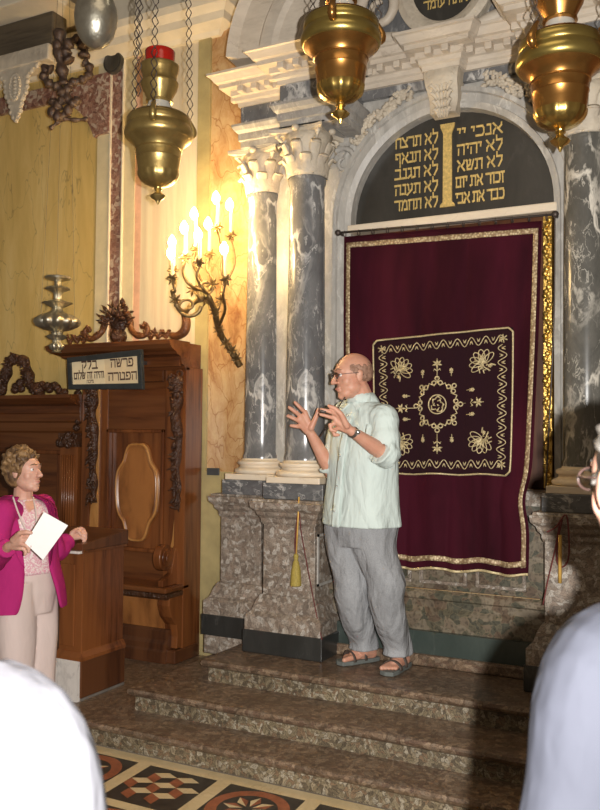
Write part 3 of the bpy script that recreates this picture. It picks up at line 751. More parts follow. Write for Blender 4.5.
# corners: top left, top right, bottom right, bottom left
cTL, cTR, cBR, cBL = (-2.118, 2.868), (-.938, 2.838), (-.998, .905), (-2.085, .885)
def cpt(u, v, d=0):
    """u 0..1 left to right, v 0..1 top to bottom"""
    tx = cTL[0]+(cTR[0]-cTL[0])*u; bx = cBL[0]+(cBR[0]-cBL[0])*u
    x = tx+(bx-tx)*v; z = (cTL[1]+(cTR[1]-cTL[1])*u)*(1-v)+(cBL[1]+(cBR[1]-cBL[1])*u)*v
    x -= .030*max(0, u-.7)/.3*math.exp(-((v-.79)/.06)**2)
    x += .010*math.sin(v*5)*(u-.5)
    w = .016*math.sin(u*19+v*2.5)*(.35+v)+.010*math.sin(u*41-v*4)*v+.02*math.sin(u*7+1)*v
    if u > .85: w += .03*(u-.85)/.15*v
    z += .008*math.cos(u*25)*v*v
    return Vector((x, CY-.012-abs(w)*.9-d+(0 if w<0 else .0), z))
MB().grid(90, 70, lambda u, v: cpt(u, v)).build('velvet', 'velvet', ct, smooth=True, solid=.006)
def strip(name, fn, n, m, d=.006, solid=.003):
    return MB().grid(n, 3, fn).build(name, m, ct, smooth=True, solid=solid)
def lerp(a, b, t): return a+(b-a)*t
bwu, bwv = .023, .0155
strip('braid_trim', lambda u, v: cpt(lerp(.022, .978, u), lerp(.020, .020+bwv, v), .007), 80, 'braid')
strip('braid_trim', lambda u, v: cpt(lerp(.012, .988, u), lerp(.958, .958+bwv, v), .007), 80, 'braid')
strip('braid_trim', lambda u, v: cpt(lerp(.014, .014+bwu, v), lerp(.020, .977, u), .008), 80, 'braid')
strip('braid_trim', lambda u, v: cpt(lerp(.986-bwu, .986, v), lerp(.020, .977, u), .008), 80, 'braid')
strip('hem_cord', lambda u, v: cpt(u, lerp(.992, .999, v), .004), 80, 'thread')
hb = MB()
for v0 in (.0,):
    pass
# embroidered black square
U0, U1, V0, V1 = .172, .886, .325, .722
def qpt(u, v, d=0): return cpt(lerp(U0, U1, u)+.012*(v-.5), lerp(V0, V1, v)-.022*u*(1-v)-.004*u, .010+d)
sq = MB().grid(40, 40, lambda u, v: qpt(u, v)).build('embroidered_square', 'velvet_black', ct, smooth=True, solid=.003)
em = MB()
def etube(pts, r=.004, closed=False):
    em.tube([qpt(min(1, max(0, a)), min(1, max(0, b)), .003) for a, b in pts], r, 5, closed=closed)
RR = .03
bd = [(RR, 0), (1-RR, 0), (1, RR), (1, 1-RR), (1-RR, 1), (RR, 1), (0, 1-RR), (0, RR)]
bp = []
for (a, b), (c, d) in zip(bd, bd[1:]+bd[:1]):
    for k in range(14): bp.append((lerp(a, c, k/14), lerp(b, d, k/14)))
etube(bp, .0055, True)
# winding scroll border
def wave(p0, p1, n):
    L = math.hypot(p1[0]-p0[0], p1[1]-p0[1]); ux, uy = (p1[0]-p0[0])/L, (p1[1]-p0[1])/L
    pts = []
    for k in range(n*12+1):
        t = k/(n*12); a = t*n*2*PI; s = t*L; h = .030*math.sin(a)
        pts.append((p0[0]+ux*s-uy*h, p0[1]+uy*s+ux*h))
    etube(pts, .0030)
    for k in range(n):
        for ph, sg in ((.25, -1), (.75, 1)):
            s = (k+ph)/n*L; cx, cy = p0[0]+ux*s, p0[1]+uy*s
            for a in (-.5, .5):
                em.tube([qpt(cx-uy*-sg*.004, cy+ux*-sg*.004, .003), qpt(cx+ux*.022*math.sin(a)-uy*(-sg)*.024*math.cos(a)*-1, cy+uy*.022*math.sin(a)+ux*(-sg)*.024*math.cos(a)*-1, .003)], [.005, .002], 5)
wave((.06, .075), (.94, .075), 9); wave((.06, .93), (.94, .93), 9); wave((.072, .11), (.072, .90), 8); wave((.93, .11), (.93, .90), 8)
for cx, cy in ((.065, .07), (.935, .07), (.935, .93), (.065, .93)):
    for q in range(6):
        a = q*PI/3+.4; etube([(cx, cy), (cx+.03*math.cos(a), cy+.03*math.sin(a))], .004)
# corner bouquets
def bouquet(cx, cy, ang, s=1.):
    ca, sa = math.cos(ang), math.sin(ang)
    def T(x, y): return (cx+s*(x*ca-y*sa), cy+s*(x*sa+y*ca))
    for i in range(7):
        a = -1.5+i*.5; L = .095
        pts = []
        for k in range(17):
            t = k/16*2*PI; r = L*(1-math.cos(t))/2; w = .021*math.sin(t)
            pts.append(T(-.005+r*math.sin(a)+w*math.cos(a), -.01+r*math.cos(a)-w*math.sin(a)))
        etube(pts, .003)
    for i in range(5):
        a = -1+i*.5; etube([T(0, 0), T(.05*math.sin(a), .05*math.cos(a))], .004)
    etube([T(0, 0), T(.01, -.04), T(-.005, -.085)], .004)
    for k in range(9):
        a = k*.7; x, y = .05*math.sin(a)*.9, -.045-.03*math.cos(a*1.3)*.8
        etube([T(x*.4, y), T(x, y+.012), T(x*1.3, y-.012)], .0042)
bouquet(.205, .225, PI+.7); bouquet(.79, .225, PI-.7); bouquet(.79, .775, .7); bouquet(.205, .775, -.7)
def floret(cx, cy, ang, s=1.):
    ca, sa = math.cos(ang), math.sin(ang)
    def T(x, y): return (cx+s*(x*ca-y*sa), cy+s*(x*sa+y*ca))
    etube([T(0, .085), T(0, -.06)], .003)
    for i, a in enumerate((0, .9, -.9, 1.8, -1.8, PI)):
        etube([T(0, -.02), T(.02*math.sin(a), -.02-.02*math.cos(a)), T(.036*math.sin(a), -.02-.036*math.cos(a))], [.004, .007, .002])
    for sg in (-1, 1): etube([T(0, .03), T(sg*.02, .015), T(sg*.026, .03)], [.003, .005, .002])
floret(.48, .235, 0); floret(.48, .80, PI); floret(.225, .52, -PI/2); floret(.745, .50, PI/2)
for cx, cy, a in ((.37, .27, 0), (.58, .27, 0), (.37, .75, PI), (.58, .75, PI), (.24, .43, -1.57), (.24, .60, -1.57), (.72, .41, 1.57), (.72, .58, 1.57)):
    floret(cx, cy, a, .42)
# central wreath
MCX, MCY = .48, .505
for k in range(8):
    a = k*PI/4+PI/8*0; ca, sa = math.cos(a), math.sin(a)
    if k % 2 == 0 or True:
        r0 = .145 if k % 4 else .15
        cx, cy = MCX+r0*ca*(.92 if k % 4 == 0 else 1), MCY+r0*sa*1.12
        for q in range(3):
            b = a+(q-1)*1.9; px, py = cx+.024*math.cos(b), cy+.024*math.sin(b)
            etube([(px+.015*math.cos(t), py+.015*math.sin(t)) for t in [j*PI/4 for j in range(8)]], .0045, True)
        etube([(cx-.012*ca, cy-.012*sa), (cx+.012*ca, cy+.012*sa)], .009)
        a2 = a+PI/8; etube([(MCX+.12*math.cos(a2-.25), MCY+.135*math.sin(a2-.25)), (MCX+.15*math.cos(a2), MCY+.165*math.sin(a2)), (MCX+.12*math.cos(a2+.25), MCY+.135*math.sin(a2+.25))], .004)
etube([(MCX+.062*math.cos(t), MCY+.068*math.sin(t)) for t in [j*PI/12 for j in range(24)]], .004, True)
for q in range(9):
    a = q*2.4; r = .045*math.sqrt(q/9)
    etube([(MCX+r*math.cos(a), MCY+r*math.sin(a)), (MCX+(r+.012)*math.cos(a+.6), MCY+(r+.02)*math.sin(a+.6)), (MCX+(r+.005)*math.cos(a+1.2), MCY+(r+.01)*math.sin(a+1.2))], [.003, .007, .003])
em.build('gold_embroidery', 'thread', sq, smooth=True)
# rod, rings
rd = thing('curtain_rod', 'thin dark iron rod with rings carrying the velvet curtain', 'curtain rod', (XC, 4.70, 2.9))
ra, rb_ = Vector((-2.165, 4.70, 2.900)), Vector((-.868, 4.70, 2.868))
MB().tube([ra, rb_], .007, 8).build('rod', 'iron', rd, smooth=True)
for p in (ra, rb_):
    MB().ell(p, (.02, .02, .02), n=12, m=8).build('knob', 'iron', rd, smooth=True)
    MB().tube([p+Vector((0, .1, 0)), p], .008, 8).build('wall_hook', 'iron', rd)
for k in range(14):
    p = ra.lerp(rb_, .035+k*.0715)
    MB().tube([p+Vector((0, .018*math.cos(t), -.012+.018*math.sin(t))) for t in [j*PI/6 for j in range(12)]], .0028, 5, closed=True).build('ring', 'iron', rd, smooth=True)
pc = smoothpath([rb_+Vector((.0, -.01, 0)), (-.872, 4.68, 2.3), (-.90, 4.68, 1.7), (-.915, 4.67, 1.38)], 8)
tag(MB().tube(pc, .004, 6).build('pull_cord', 'iron', smooth=True, origin=pc[0]), 'thin dark cord hanging straight down from the right end of the rod', 'cord')
# ---------------------------------------------------------------- wooden stalls
SF = .126
st = thing('tall_wooden_stall', 'tall walnut stall with seat, carved crest and shaped burl panel, left of the columns', 'stall', (-3.35, 5.0, SF), 0)
def bx(nm, m, *a, parent=st, bevel=.004, label=None): return MB().box(*a).build(nm, m, parent, bevel=bevel, label=label)
bx('back', 'wood', -4.24, -3.36, 4.87, 5.0, SF, 2.12)
bx('side_post', 'wood', -3.43, -3.345, 4.80, 5.005, SF, 2.12)
bx('side_post', 'wood', -4.26, -4.19, 4.80, 5.0, SF, 2.12)
bx('stile', 'wood', -3.545, -3.43, 4.835, 4.88, .62, 2.12, bevel=.006); bx('stile', 'wood', -4.19, -4.055, 4.835, 4.88, .62, 2.12, bevel=.006)
bx('rail', 'wood_x', -4.06, -3.54, 4.845, 4.88, 1.69, 2.12)
bx('rail', 'wood_x', -4.06, -3.54, 4.845, 4.88, .62, .83)
pf = MB()
for (a, b, c, d) in ((-4.055, -4.03, .83, 1.69), (-3.57, -3.545, .83, 1.69), (-4.055, -3.545, 1.665, 1.69), (-4.055, -3.545, .83, .855)): pf.box(a, b, 4.825, 4.87, c, d)
pf.build('panel_moulding', 'wood', st, bevel=.006)
def carto(w, h, o=0):
    pts = []
    for k in range(64):
        a = k*2*PI/64; r = 1+.07*math.cos(4*a)-.03*math.cos(8*a)
        x = math.copysign(abs(math.cos(a))**.8, math.cos(a))*w*r; z = math.copysign(abs(math.sin(a))**.9, math.sin(a))*h*r
        if z < 0: x *= (1-.12*abs(z)/h)
        pts.append((x*(1+o), z*(1+o*.7)))
    return pts
cb = MB(); cc = (-3.79, 1.245)
cb.loft([[Vector((cc[0]+x, y, cc[1]+z)) for x, z in carto(w, h)] for w, h, y in ((.185, .335, 4.872), (.185, .335, 4.855), (.165, .315, 4.838), (.155, .30, 4.846), (.10, .24, 4.842))])
cp_ = cb.build('shaped_panel', 'wood_burl', st, smooth=.6, label='raised honey coloured burl panel')
MB().tube([Vector((cc[0]+x, 4.846, cc[1]+z)) for x, z in carto(.176, .326)], .009, 8, closed=True).build('panel_border', 'wood_gold', cp_, smooth=True)
for sx, wd in ((-3.405, 1), (-4.15, 1)):                        # carved consoles with honey coloured edge
    MB().loft([[Vector((sx-.045-o, 4.84, z)), Vector((sx+.03, 4.84, z)), Vector((sx+.03, 4.82, z)), Vector((sx-.045-o, 4.82, z))] for z, o in ((2.06, 0), (1.9, .02), (1.6, -.01), (1.2, -.02), (.95, .005), (.88, .02))]).build('veneer_edge', 'wood_gold', st)
    cv = MB(); ctr = [(sx, 4.76, 2.05), (sx+.01, 4.775, 1.93), (sx-.015, 4.79, 1.80), (sx+.008, 4.80, 1.62), (sx-.01, 4.806, 1.45), (sx+.004, 4.81, 1.28), (sx, 4.812, 1.16)]
    sp = smoothpath(ctr, 5)
    cv.tube(sp, [.045-.022*i/len(sp)+.006*math.sin(i*1.1) for i in range(len(sp))], 10)
    for k in range(60):
        i = int(k/60*len(sp)); p = sp[i]+Vector((random.uniform(-.03, .03), -.03+random.uniform(-.012, .012), random.uniform(-.02, .02))); d = Vector((random.uniform(-.6, .6), -.25, random.uniform(-1, .2))).normalized()*.04
        cv.tube([p-d*.5, p, p+d], [.006, .014, .003], 6)
    for k in range(5):
        p = Vector((sx+.03*(-1)**k, 4.765, 2.07-k*.03)); cv.tube([p+Vector((.022*math.cos(a), 0, .022*math.sin(a))) for a in [j*PI/5 for j in range(10)]], .008, 6, closed=True)
    cv.build('carved_console', 'wood_carved', st, smooth=True)
CPT = [(-4.255, 5.0), (-4.255, 4.79), (-3.345, 4.79)]
MB().mould(CPT, [(-.05, 2.10), (.0, 2.10), (.01, 2.125), (.04, 2.135), (.05, 2.16), (.055, 2.185), (.10, 2.20), (.11, 2.215), (.16, 2.235), (.185, 2.26), (.19, 2.285), (.175, 2.292), (-.05, 2.294)][:]).build('cornice', 'wood_x', st)
bx('canopy_top', 'wood_x', -4.24, -3.36, 4.74, 5.0, 2.12, 2.288)
MB().mould([(-4.05, 4.84), (-4.05, 4.84), (-3.55, 4.84)][1:], [(0, 2.02), (.03, 2.03), (.03, 2.10), (0, 2.10)]).build('frieze_moulding', 'wood_x', st)
bx('seat', 'wood_x', -4.24, -3.345, 4.60, 4.87, .605, .64, bevel=.01)
MB().mould([(-4.24, 4.87), (-4.24, 4.63), (-3.36, 4.63), (-3.36, 4.87)], [(-.02, .56), (0, .56), (.012, .575), (.014, .60), (-.02, .606)]).build('seat_moulding', 'wood_carved', st)
bx('seat_front', 'wood_burl', -4.2, -3.45, 4.74, 4.76, .30, .60)
MB().mould([(-4.22, 4.87), (-4.22, 4.72), (-3.40, 4.72)], [(-.03, SF), (.04, SF), (.04, .20), (.03, .215), (.03, .25), (.012, .275), (.012, .33), (0, .345), (-.03, .345)]).build('plinth', 'wood_dark', st)
# S shaped side panel of the seat
sp = [(4.87, .60), (4.66, .60), (4.65, .52), (4.68, .44), (4.735, .38), (4.75, .30), (4.74, .22), (4.87, .22)]
MB().prism(sp, -3.45, -3.352, 'X').build('seat_side', 'wood', st, bevel=.006)
bx('foot_block', 'wood_dark', -3.46, -3.335, 4.70, 4.98, SF, .215, bevel=.008)
# round scrolled arm
ar = MB(); R = []
for k in range(25):
    a = k*2*PI/24
def Rx(p): return p
aw = MB(); cxa, cya, cza = -3.43, 4.685, .83
for (r, x0, x1) in ((.088, cxa-.03, cxa+.028), (.06, cxa+.028, cxa+.036), (.028, cxa+.036, cxa+.048)):
    rings = [[Vector((x, cya+r*.9*math.cos(k*PI/12), cza+r*math.sin(k*PI/12))) for k in range(24)] for x in (x0, x1)]
    aw.loft(rings)
aw.build('arm_scroll', 'wood', st, bevel=.006, smooth=.6)
MB().prism([(4.64, .64), (4.86, .64), (4.86, .95), (4.78, .86), (4.74, .72), (4.64, .68)], -3.44, -3.40, 'X').build('arm_rest', 'wood', st, bevel=.006)
# carved crest: shell and scrolls
cr = MB(); kx, kz = -3.855, 2.30
for sg in (-1, 1):
    s1 = smoothpath([(kx+sg*.07, 4.70, kz+.20), (kx+sg*.11, 4.69, kz+.14), (kx+sg*.13, 4.68, kz+.08), (kx+sg*.19, 4.67, kz+.035), (kx+sg*.25, 4.67, kz+.035), (kx+sg*.28, 4.67, kz+.07), (kx+sg*.26, 4.67, kz+.10), (kx+sg*.235, 4.67, kz+.085)], 6)
    cr.tube(s1, [.026-.010*i/len(s1) for i in range(len(s1))], 8)
    for k in range(26):
        p = Vector((kx+sg*(.25+.008*k), 4.68, kz+.035+.022*math.sin(k*.8))); d = Vector((random.uniform(-1, 1), -.3, random.uniform(-.3, 1))).normalized()*.03
        cr.tube([p-d*.4, p, p+d], [.010, .014, .003], 6)
    for p in s1[::2]:
        d = Vector((random.uniform(-1, 1), -.3, random.uniform(-.2, 1))).normalized()*.034; cr.tube([p, p+d*.6, p+d], [.016, .012, .003], 6)
    if sg > 0:
        s2 = smoothpath([(kx+.45, 4.70, kz+.03), (kx+.50, 4.70, kz+.02), (kx+.56, 4.70, kz+.05), (kx+.575, 4.70, kz+.12), (kx+.555, 4.70, kz+.18)], 6)
        cr.tube(s2, [.022+.010*math.sin(i/len(s2)*PI) for i in range(len(s2))], 8)
cr.build('carved_scrolls', 'wood_scroll', st, smooth=True)
sh = MB()
sh.lathe([(.03, 0), (.05, .01), (.062, .04), (.055, .075), (.04, .09)], (kx, 4.70, kz-.005), 16)
for k in range(70):
    a = random.uniform(-.5, PI+.5); r = random.uniform(.03, .125)
    p = Vector((kx+r*math.cos(a)*1.15, 4.68+random.uniform(-.04, .01), kz+.15+r*math.sin(a)*1.15))
    d = (Vector((math.cos(a), -.4, math.sin(a)))+Vector((random.uniform(-.5, .5), 0, random.uniform(-.5, .5)))).normalized()*.036
    sh.tube([p-d*.6, p, p+d*.8], [.008, .016, .003], 6, flat=.6)
sh.ell((kx, 4.70, kz+.14), (.075, .03, .085), n=12, m=8)
sh.build('carved_shell', 'wood_carved', st, smooth=True)
lf = MB()
for k in range(9):
    lf.ell((-4.30+random.uniform(-.015, .015), 4.80, 2.10-k*.05), (.03, .025, .028), n=8, m=6)
lf.build('carved_edge', 'wood_carved', st, smooth=True)
# sign on the stall
sg_ = thing('framed_sign', 'black framed cream sign with brown Hebrew letters on the tall stall', 'sign', (-3.857, 4.585, 1.96), 0)
import mathutils
def sgp(u, v): # u 0..1, v 0..1 bottom to top
    a = Vector((-4.158, 4.565, 1.965)).lerp(Vector((-3.512, 4.565, 1.955)), u); b = Vector((-4.160, 4.545, 2.185)).lerp(Vector((-3.515, 4.545, 2.220)), u)
    return a.lerp(b, v)
def slab(u0, u1, v0, v1, d0, d1):
    m = MB(); r = []
    for d in (d0, d1): r.append([sgp(u, v)+Vector((0, -d, 0)) for u, v in ((u0, v0), (u1, v0), (u1, v1), (u0, v1))])
    return m.loft(r)
for u_ in (.2, .8):
    a_ = sgp(u_, .75); MB().box(a_.x-.012, a_.x+.012, a_.y+.001, 4.80, a_.z-.012, a_.z+.012).build('bracket', 'iron', sg_)
slab(.0, 1, 0, 1, 0, .012).build('backing', 'frame_black', sg_)
fw, fh = .055, .155
for q in ((0, 1, 0, fh), (0, 1, 1-fh, 1), (0, fw, fh, 1-fh), (1-fw, 1, fh, 1-fh)): slab(*q, .012, .028).build('frame_bar', 'frame_black', sg_, bevel=.004)
slab(fw, .50, fh, 1-fh, .012, .016).build('sheet', 'paper', sg_); slab(.50, 1-fw, fh, 1-fh, .012, .015).build('sheet', 'paper2', sg_)
def SM(u, v):
    o = sgp(u, v)+Vector((0, -.0175, 0)); x = (sgp(1, .5)-sgp(0, .5)).normalized(); y = (sgp(.5, 1)-sgp(.5, 0)).normalized(); n = x.cross(y)
    return Matrix(((x.x, y.x, n.x, o.x), (x.y, y.y, n.y, o.y), (x.z, y.z, n.z, o.z), (0, 0, 0, 1)))
for s, u, v, size, w in (('פרשה', .735, .60, .092, .19), ('הפטרה', .735, .25, .088, .24), ('בלק', .30, .60, .092, .135), ('והיה זה שלום', .285, .32, .075, .265), ('מיכה', .30, .19, .035, .06)):
    add_text(MB(), s, size, SM(u, v), .0008, width=w, offset=.0).build('writing', 'ink', sg_)
# lower stall to the left
ls = thing('low_wooden_stall', 'lower walnut wall stall with carved crest behind the woman in magenta', 'stall', (-5.2, 5.0, SF))
def lb_(nm, m, *a, bevel=.004): return MB().box(*a).build(nm, m, ls, bevel=bevel)
lb_('back', 'wood_x', -6.3, -4.262, 4.86, 5.0, SF, 1.90)
MB().mould([(-6.3, 4.84), (-4.262, 4.84)], [(-.03, 1.66), (.0, 1.66), (.02, 1.675), (.03, 1.70), (.03, 1.735), (.06, 1.75), (.065, 1.80), (.075, 1.81), (.075, 1.86), (.12, 1.875), (.15, 1.90), (.17, 1.915), (.17, 1.94), (-.03, 1.945)]).build('cornice', 'wood_x', ls)
for x in (-4.375, -5.35):
    f = MB().box(x-.085, x+.085, 4.79, 4.87, .75, 1.56)
    f.build('pilaster', 'wood', ls, bevel=.004)
    fl_ = MB()
    for k in range(6): fl_.tube([(x-.055+k*.022, 4.789, .82), (x-.055+k*.022, 4.789, 1.5)], .008, 8)
    fl_.build('fluting', 'wood', ls, smooth=True)
    c = MB().box(x-.09, x+.09, 4.78, 4.87, 1.56, 1.66)
    for k in range(16): c.ell((x+random.uniform(-.09, .09), 4.765, random.uniform(1.57, 1.65)), (.028, .024, .026), n=8, m=6)
    c.build('capital', 'wood_carved', ls, smooth=.9)
for x0 in (-5.24, -6.2):
    p = MB()
    for (a, b, c, d) in ((x0, x0+.74, 1.50, 1.53), (x0, x0+.03, .8, 1.5), (x0+.71, x0+.74, .8, 1.5)): p.box(a, b, 4.835, 4.87, c, d)
    p.build('panel_moulding', 'wood', ls, bevel=.008)
lb_('seat', 'wood_x', -6.3, -4.262, 4.56, 4.86, .605, .645, bevel=.01); lb_('seat_front', 'wood', -6.3, -4.262, 4.70, 4.86, SF, .605)
c = MB(); lx = -4.83
arch_ = smoothpath([(lx-.18, 4.72, 1.96), (lx-.13, 4.72, 2.04), (lx-.10, 4.72, 2.14), (lx-.05, 4.72, 2.21), (lx+.02, 4.72, 2.22), (lx+.09, 4.72, 2.17), (lx+.12, 4.72, 2.08), (lx+.17, 4.72, 2.0), (lx+.26, 4.72, 1.96)], 5)
c.tube(arch_, [.036+.010*math.sin(i*.9) for i in range(len(arch_))], 9)
for p in arch_:
    for _ in range(3):
        d = Vector((random.uniform(-1, 1), -.4, random.uniform(-1, 1))).normalized()*.05; c.tube([p, p+d*.7, p+d*1.2], [.02, .015, .004], 6)
for k in range(14): c.ell((lx+.16+k*.024, 4.72, 1.98+.03*math.sin(k*.9)+(.05 if k < 7 and k > 3 else 0)), (.032, .025, .03), n=8, m=6)
for k in range(12): c.ell((lx-.2-k*.03, 4.72, 1.98+.03*math.sin(k*.8)), (.03, .025, .028), n=8, m=6)
for k in range(6): c.ell((lx+random.uniform(-.05, .06), 4.72, 1.98+random.uniform(0, .07)), (.035, .025, .03), n=8, m=6)
c.build('carved_crest', 'wood_carved', ls, smooth=True)
# ---------------------------------------------------------------- pulpit
pt = thing('wooden_pulpit', 'walnut pulpit with dark sloping top and pale plinth beside the woman in magenta', 'pulpit', (-3.5, 4.0, SF))
px1, py0, py1, px0 = -3.355, 3.81, 4.18, -3.75
body = [(px1, py1), (px1, py0+.0), (px1-.055, py0-.0), (px1-.17, py0-.0), (px0-.0, py0+.17), (px0, py1)]
def off(poly, o):
    c = Vector((sum(p[0] for p in poly)/len(poly), sum(p[1] for p in poly)/len(poly)))
    return [(c.x+(p[0]-c.x)*(1+o/abs(.2)), c.y+(p[1]-c.y)*(1+o/.2)) for p in poly]
MB().prism(body, .36, .966, 'Z').build('body', 'wood', pt, bevel=.004)
MB().prism(off(body, .012), SF+.015, .36, 'Z').build('base', 'wood_dark', pt, bevel=.006)
MB().mould([body[4], body[3], body[1], body[0]], [(0, .355), (.024, .355), (.022, .375), (.006, .40), (0, .405)]).build('base_moulding', 'wood', pt)
MB().prism(off(body, .010), SF, SF+.015, 'Z').build('footing', 'stone_floor', pt)
MB().mould([(px1-.19, py0-.01), (px1-.0, py0-.01)], [(-.02, SF), (.022, SF), (.022, .345), (.014, .355), (-.02, .355)]).build('pale_plinth', 'marble_foot', pt, label='pale stone plinth block')
fp = MB().box(px1-.16, px1-.05, py0-.012, py0, .43, .90)
fp.build('front_pilaster', 'wood', pt, bevel=.004)
MB().box(px1-.17, px1-.0, py0-.035, py0+.01, .965, .98).build('light_moulding', 'marble_foot', pt, bevel=.003)
top = MB(); a_ = .93
top.loft([[Vector((x, y, z)) for x, y in off(body, .012)] for z in (.967, .982)])
top.build('ledge', 'wood_x', pt)
tp = MB()
tp.loft([[Vector((px0-.02, py0-.02, .983)), Vector((px1+.015, py0-.02, .983)), Vector((px1+.015, py1+.02, .983)), Vector((px0-.02, py1+.02, .983))], [Vector((px0-.02, py0-.02, 1.02)), Vector((px1+.015, py0-.02, 1.02)), Vector((px1+.015, py1+.02, 1.07)), Vector((px0-.02, py1+.02, 1.07))]])
tp.build('sloping_top', 'wood_dark', pt, bevel=.004)
# ---------------------------------------------------------------- hanging brass lamps
def link_chain(p0, p1, L=.062, w=.017, r=.0028, taper=0):
    m = MB(); p0, p1 = Vector(p0), Vector(p1); d = (p1-p0); n = max(1, int(d.length/(L*.86))); u = d.normalized()
    a = u.cross(Vector((0, 1, 0))).normalized(); b = u.cross(a)
    for k in range(n):
        c = p0+d*((k+.5)/n); s = a if k % 2 == 0 else (a*.45+b*.9)
        m.tube([c+u*L/2, c+s*w+u*L*.05, c+s*w*.9-u*L*.08, c-u*L/2, c-s*w-u*L*.05, c-s*w*.9+u*L*.08], r, 5, closed=True)
    return m
def hanging_lamp(loc, label, mat, s=1., top='neck', rz=0, chain_top=5.2):
    t = thing('hanging_lamp', label, 'hanging lamp', loc, 0, 'brass lamps hanging in front of the ark')
    o = Vector(loc)
    def L(nm, prof, m, **k): return MB().lathe([(r*s*.95, z*s*(.82 if z < 0 else .9)) for r, z in prof], o, k.pop('n', 40), **k).build(nm, m, t, smooth=.9)
    rm, gm = ('rim_brass', 'gold_brass') if mat == 'brass' else (mat, mat)
    L('rim', [(.10, .052), (.158, .048), (.170, .040), (.170, .036), (.173, .033), (.174, -.002), (.171, -.006), (.172, -.012), (.182, -.030), (.187, -.050), (.185, -.070), (.176, -.088), (.172, -.090)], rm)
    L('bowl', [(.174, -.088), (.166, -.098), (.146, -.115), (.131, -.135), (.125, -.150), (.1275, -.153), (.1275, -.158), (.123, -.161), (.118, -.205), (.120, -.209), (.117, -.214), (.113, -.26), (.109, -.292), (.108, -.30)], mat)
    L('fluted_base', [(.108, -.299), (.106, -.32), (.096, -.345), (.074, -.368), (.045, -.384), (.018, -.392), (.016, -.40)], gm, lobes=14, la=.05, n=56)
    L('finial', [(.014, -.395), (.022, -.405), (.012, -.415), (.020, -.428), (.038, -.446), (.030, -.462), (.012, -.475), (.010, -.482), (.004, -.50)], gm, lobes=6, la=.16, n=24)
    L('shoulder', [(.165, .046), (.150, .058), (.09, .062), (.078, .070)], mat)
    L('glass_collar', [(.088, .062), (.084, .080), (.070, .105), (.062, .125), (.060, .135)], 'glass')
    L('neck', [(.060, .132), (.072, .138), (.072, .145), (.062, .150), (.074, .175), (.094, .215), (.098, .235), (.102, .242), (.100, .25), (.094, .256), (.090, .262), (.093, .30), (.100, .32), (.104, .345), (.100, .352), (.080, .356)], mat, lobes=10, la=.03, n=40)
    L('cup', [(.078, .352), (.080, .40), (.082, .43), (.078, .436), (.05, .44)], 'red_glass' if top == 'red' else mat)
    for k in range(3):
        a = rz+k*2*PI/3; c = Vector((math.cos(a), math.sin(a), 0)); q = o+c*.173*s
        MB().tube(smoothpath([q+Vector((0, 0, -.03*s)), q+c*.02+Vector((0, 0, 0)), q+Vector((0, 0, .045*s)), q-c*.02+Vector((0, 0, .075*s))], 4), [.014, .016, .018, .02, .018, .018, .016, .014, .013, .012, .010, .010, .009][:13], 8).build('chain_lug', mat, t, smooth=True)
        link_chain(q+Vector((0, 0, .07*s)), o+c*.115*s+Vector((0, 0, chain_top-o.z))).build('chain', 'iron', t, smooth=True)
    return t
hanging_lamp(P(341, 31, 3.72), 'polished brass lamp hanging over the arch, left of the black tablets', 'brass', 1., rz=.75)
hanging_lamp(P(560, 52, 3.45), 'polished brass lamp hanging in front of the dark column at the upper right', 'brass', 1., rz=2.2)
hanging_lamp(P(159, 126, 4.4), 'dull brass lamp with a red glass cup, hanging above the tall stall', 'oldbrass', 1., top='red', rz=1.0)
# silver lamps
sl = thing('silver_hanging_lamp', 'tiered silver lamp hanging at the left end of the tall stall', 'hanging lamp', onY(57, 327, 4.46))
o = sl.location; k_ = .0063
pr = [(8, -46), (5, -44), (10, -40), (12, -34), (7, -30), (6, -26), (13, -22), (16, -18), (8, -14), (10, -9), (22, -6), (31, -1), (35, 6), (33, 12), (25, 18), (14, 22), (9, 26), (7, 31), (15, 35), (23, 40), (12, 44), (6, 46), (6, 56), (10, 60), (19, 64), (17, 67), (6, 70), (5, 80)]
MB().lathe([(r*.0040, (z+2)*.0040) for r, z in pr], o, 80, lobes=12, la=.16).build('body', 'silver', sl, smooth=1.2)
MB().lathe([(.02, .32), (.086, .335), (.09, .345), (.084, .352), (.01, .355)], o, 32).build('upper_dish', 'silver', sl, smooth=.8)
for k in range(3):
    a = .3+k*2*PI/3; q = o+Vector((.13*math.cos(a), .13*math.sin(a), .03))
    MB().tube([q, Vector((o.x+.04*math.cos(a), o.y+.04*math.sin(a), 4.9))], .0015, 4).build('wire', 'iron', sl)
ob = P(96, 18, 3.5)
sb = thing('silver_globe_lamp', 'engraved silver ball shaped lamp at the top left', 'hanging lamp', ob)
MB().lathe([(.003, -.128), (.03, -.12), (.055, -.10), (.073, -.072), (.085, -.03), (.088, .005), (.084, .04), (.072, .07), (.05, .09), (.055, .10), (.09, .115), (.06, .125), (.03, .14), (.02, .5)], ob, 40).build('globe', 'silver', sb, smooth=.9)
MB().tube(smoothpath([ob+Vector((.02, 0, .09)), ob+Vector((.10, 0, .075)), ob+Vector((.17, 0, .10)), ob+Vector((.23, 0, .13))], 6), .016, 8).build('arm', 'silver', sb, smooth=True)
link_chain(P(138, 96, 4.0), P(141, -60, 4.0)).build('chain', 'iron', sb, smooth=True)
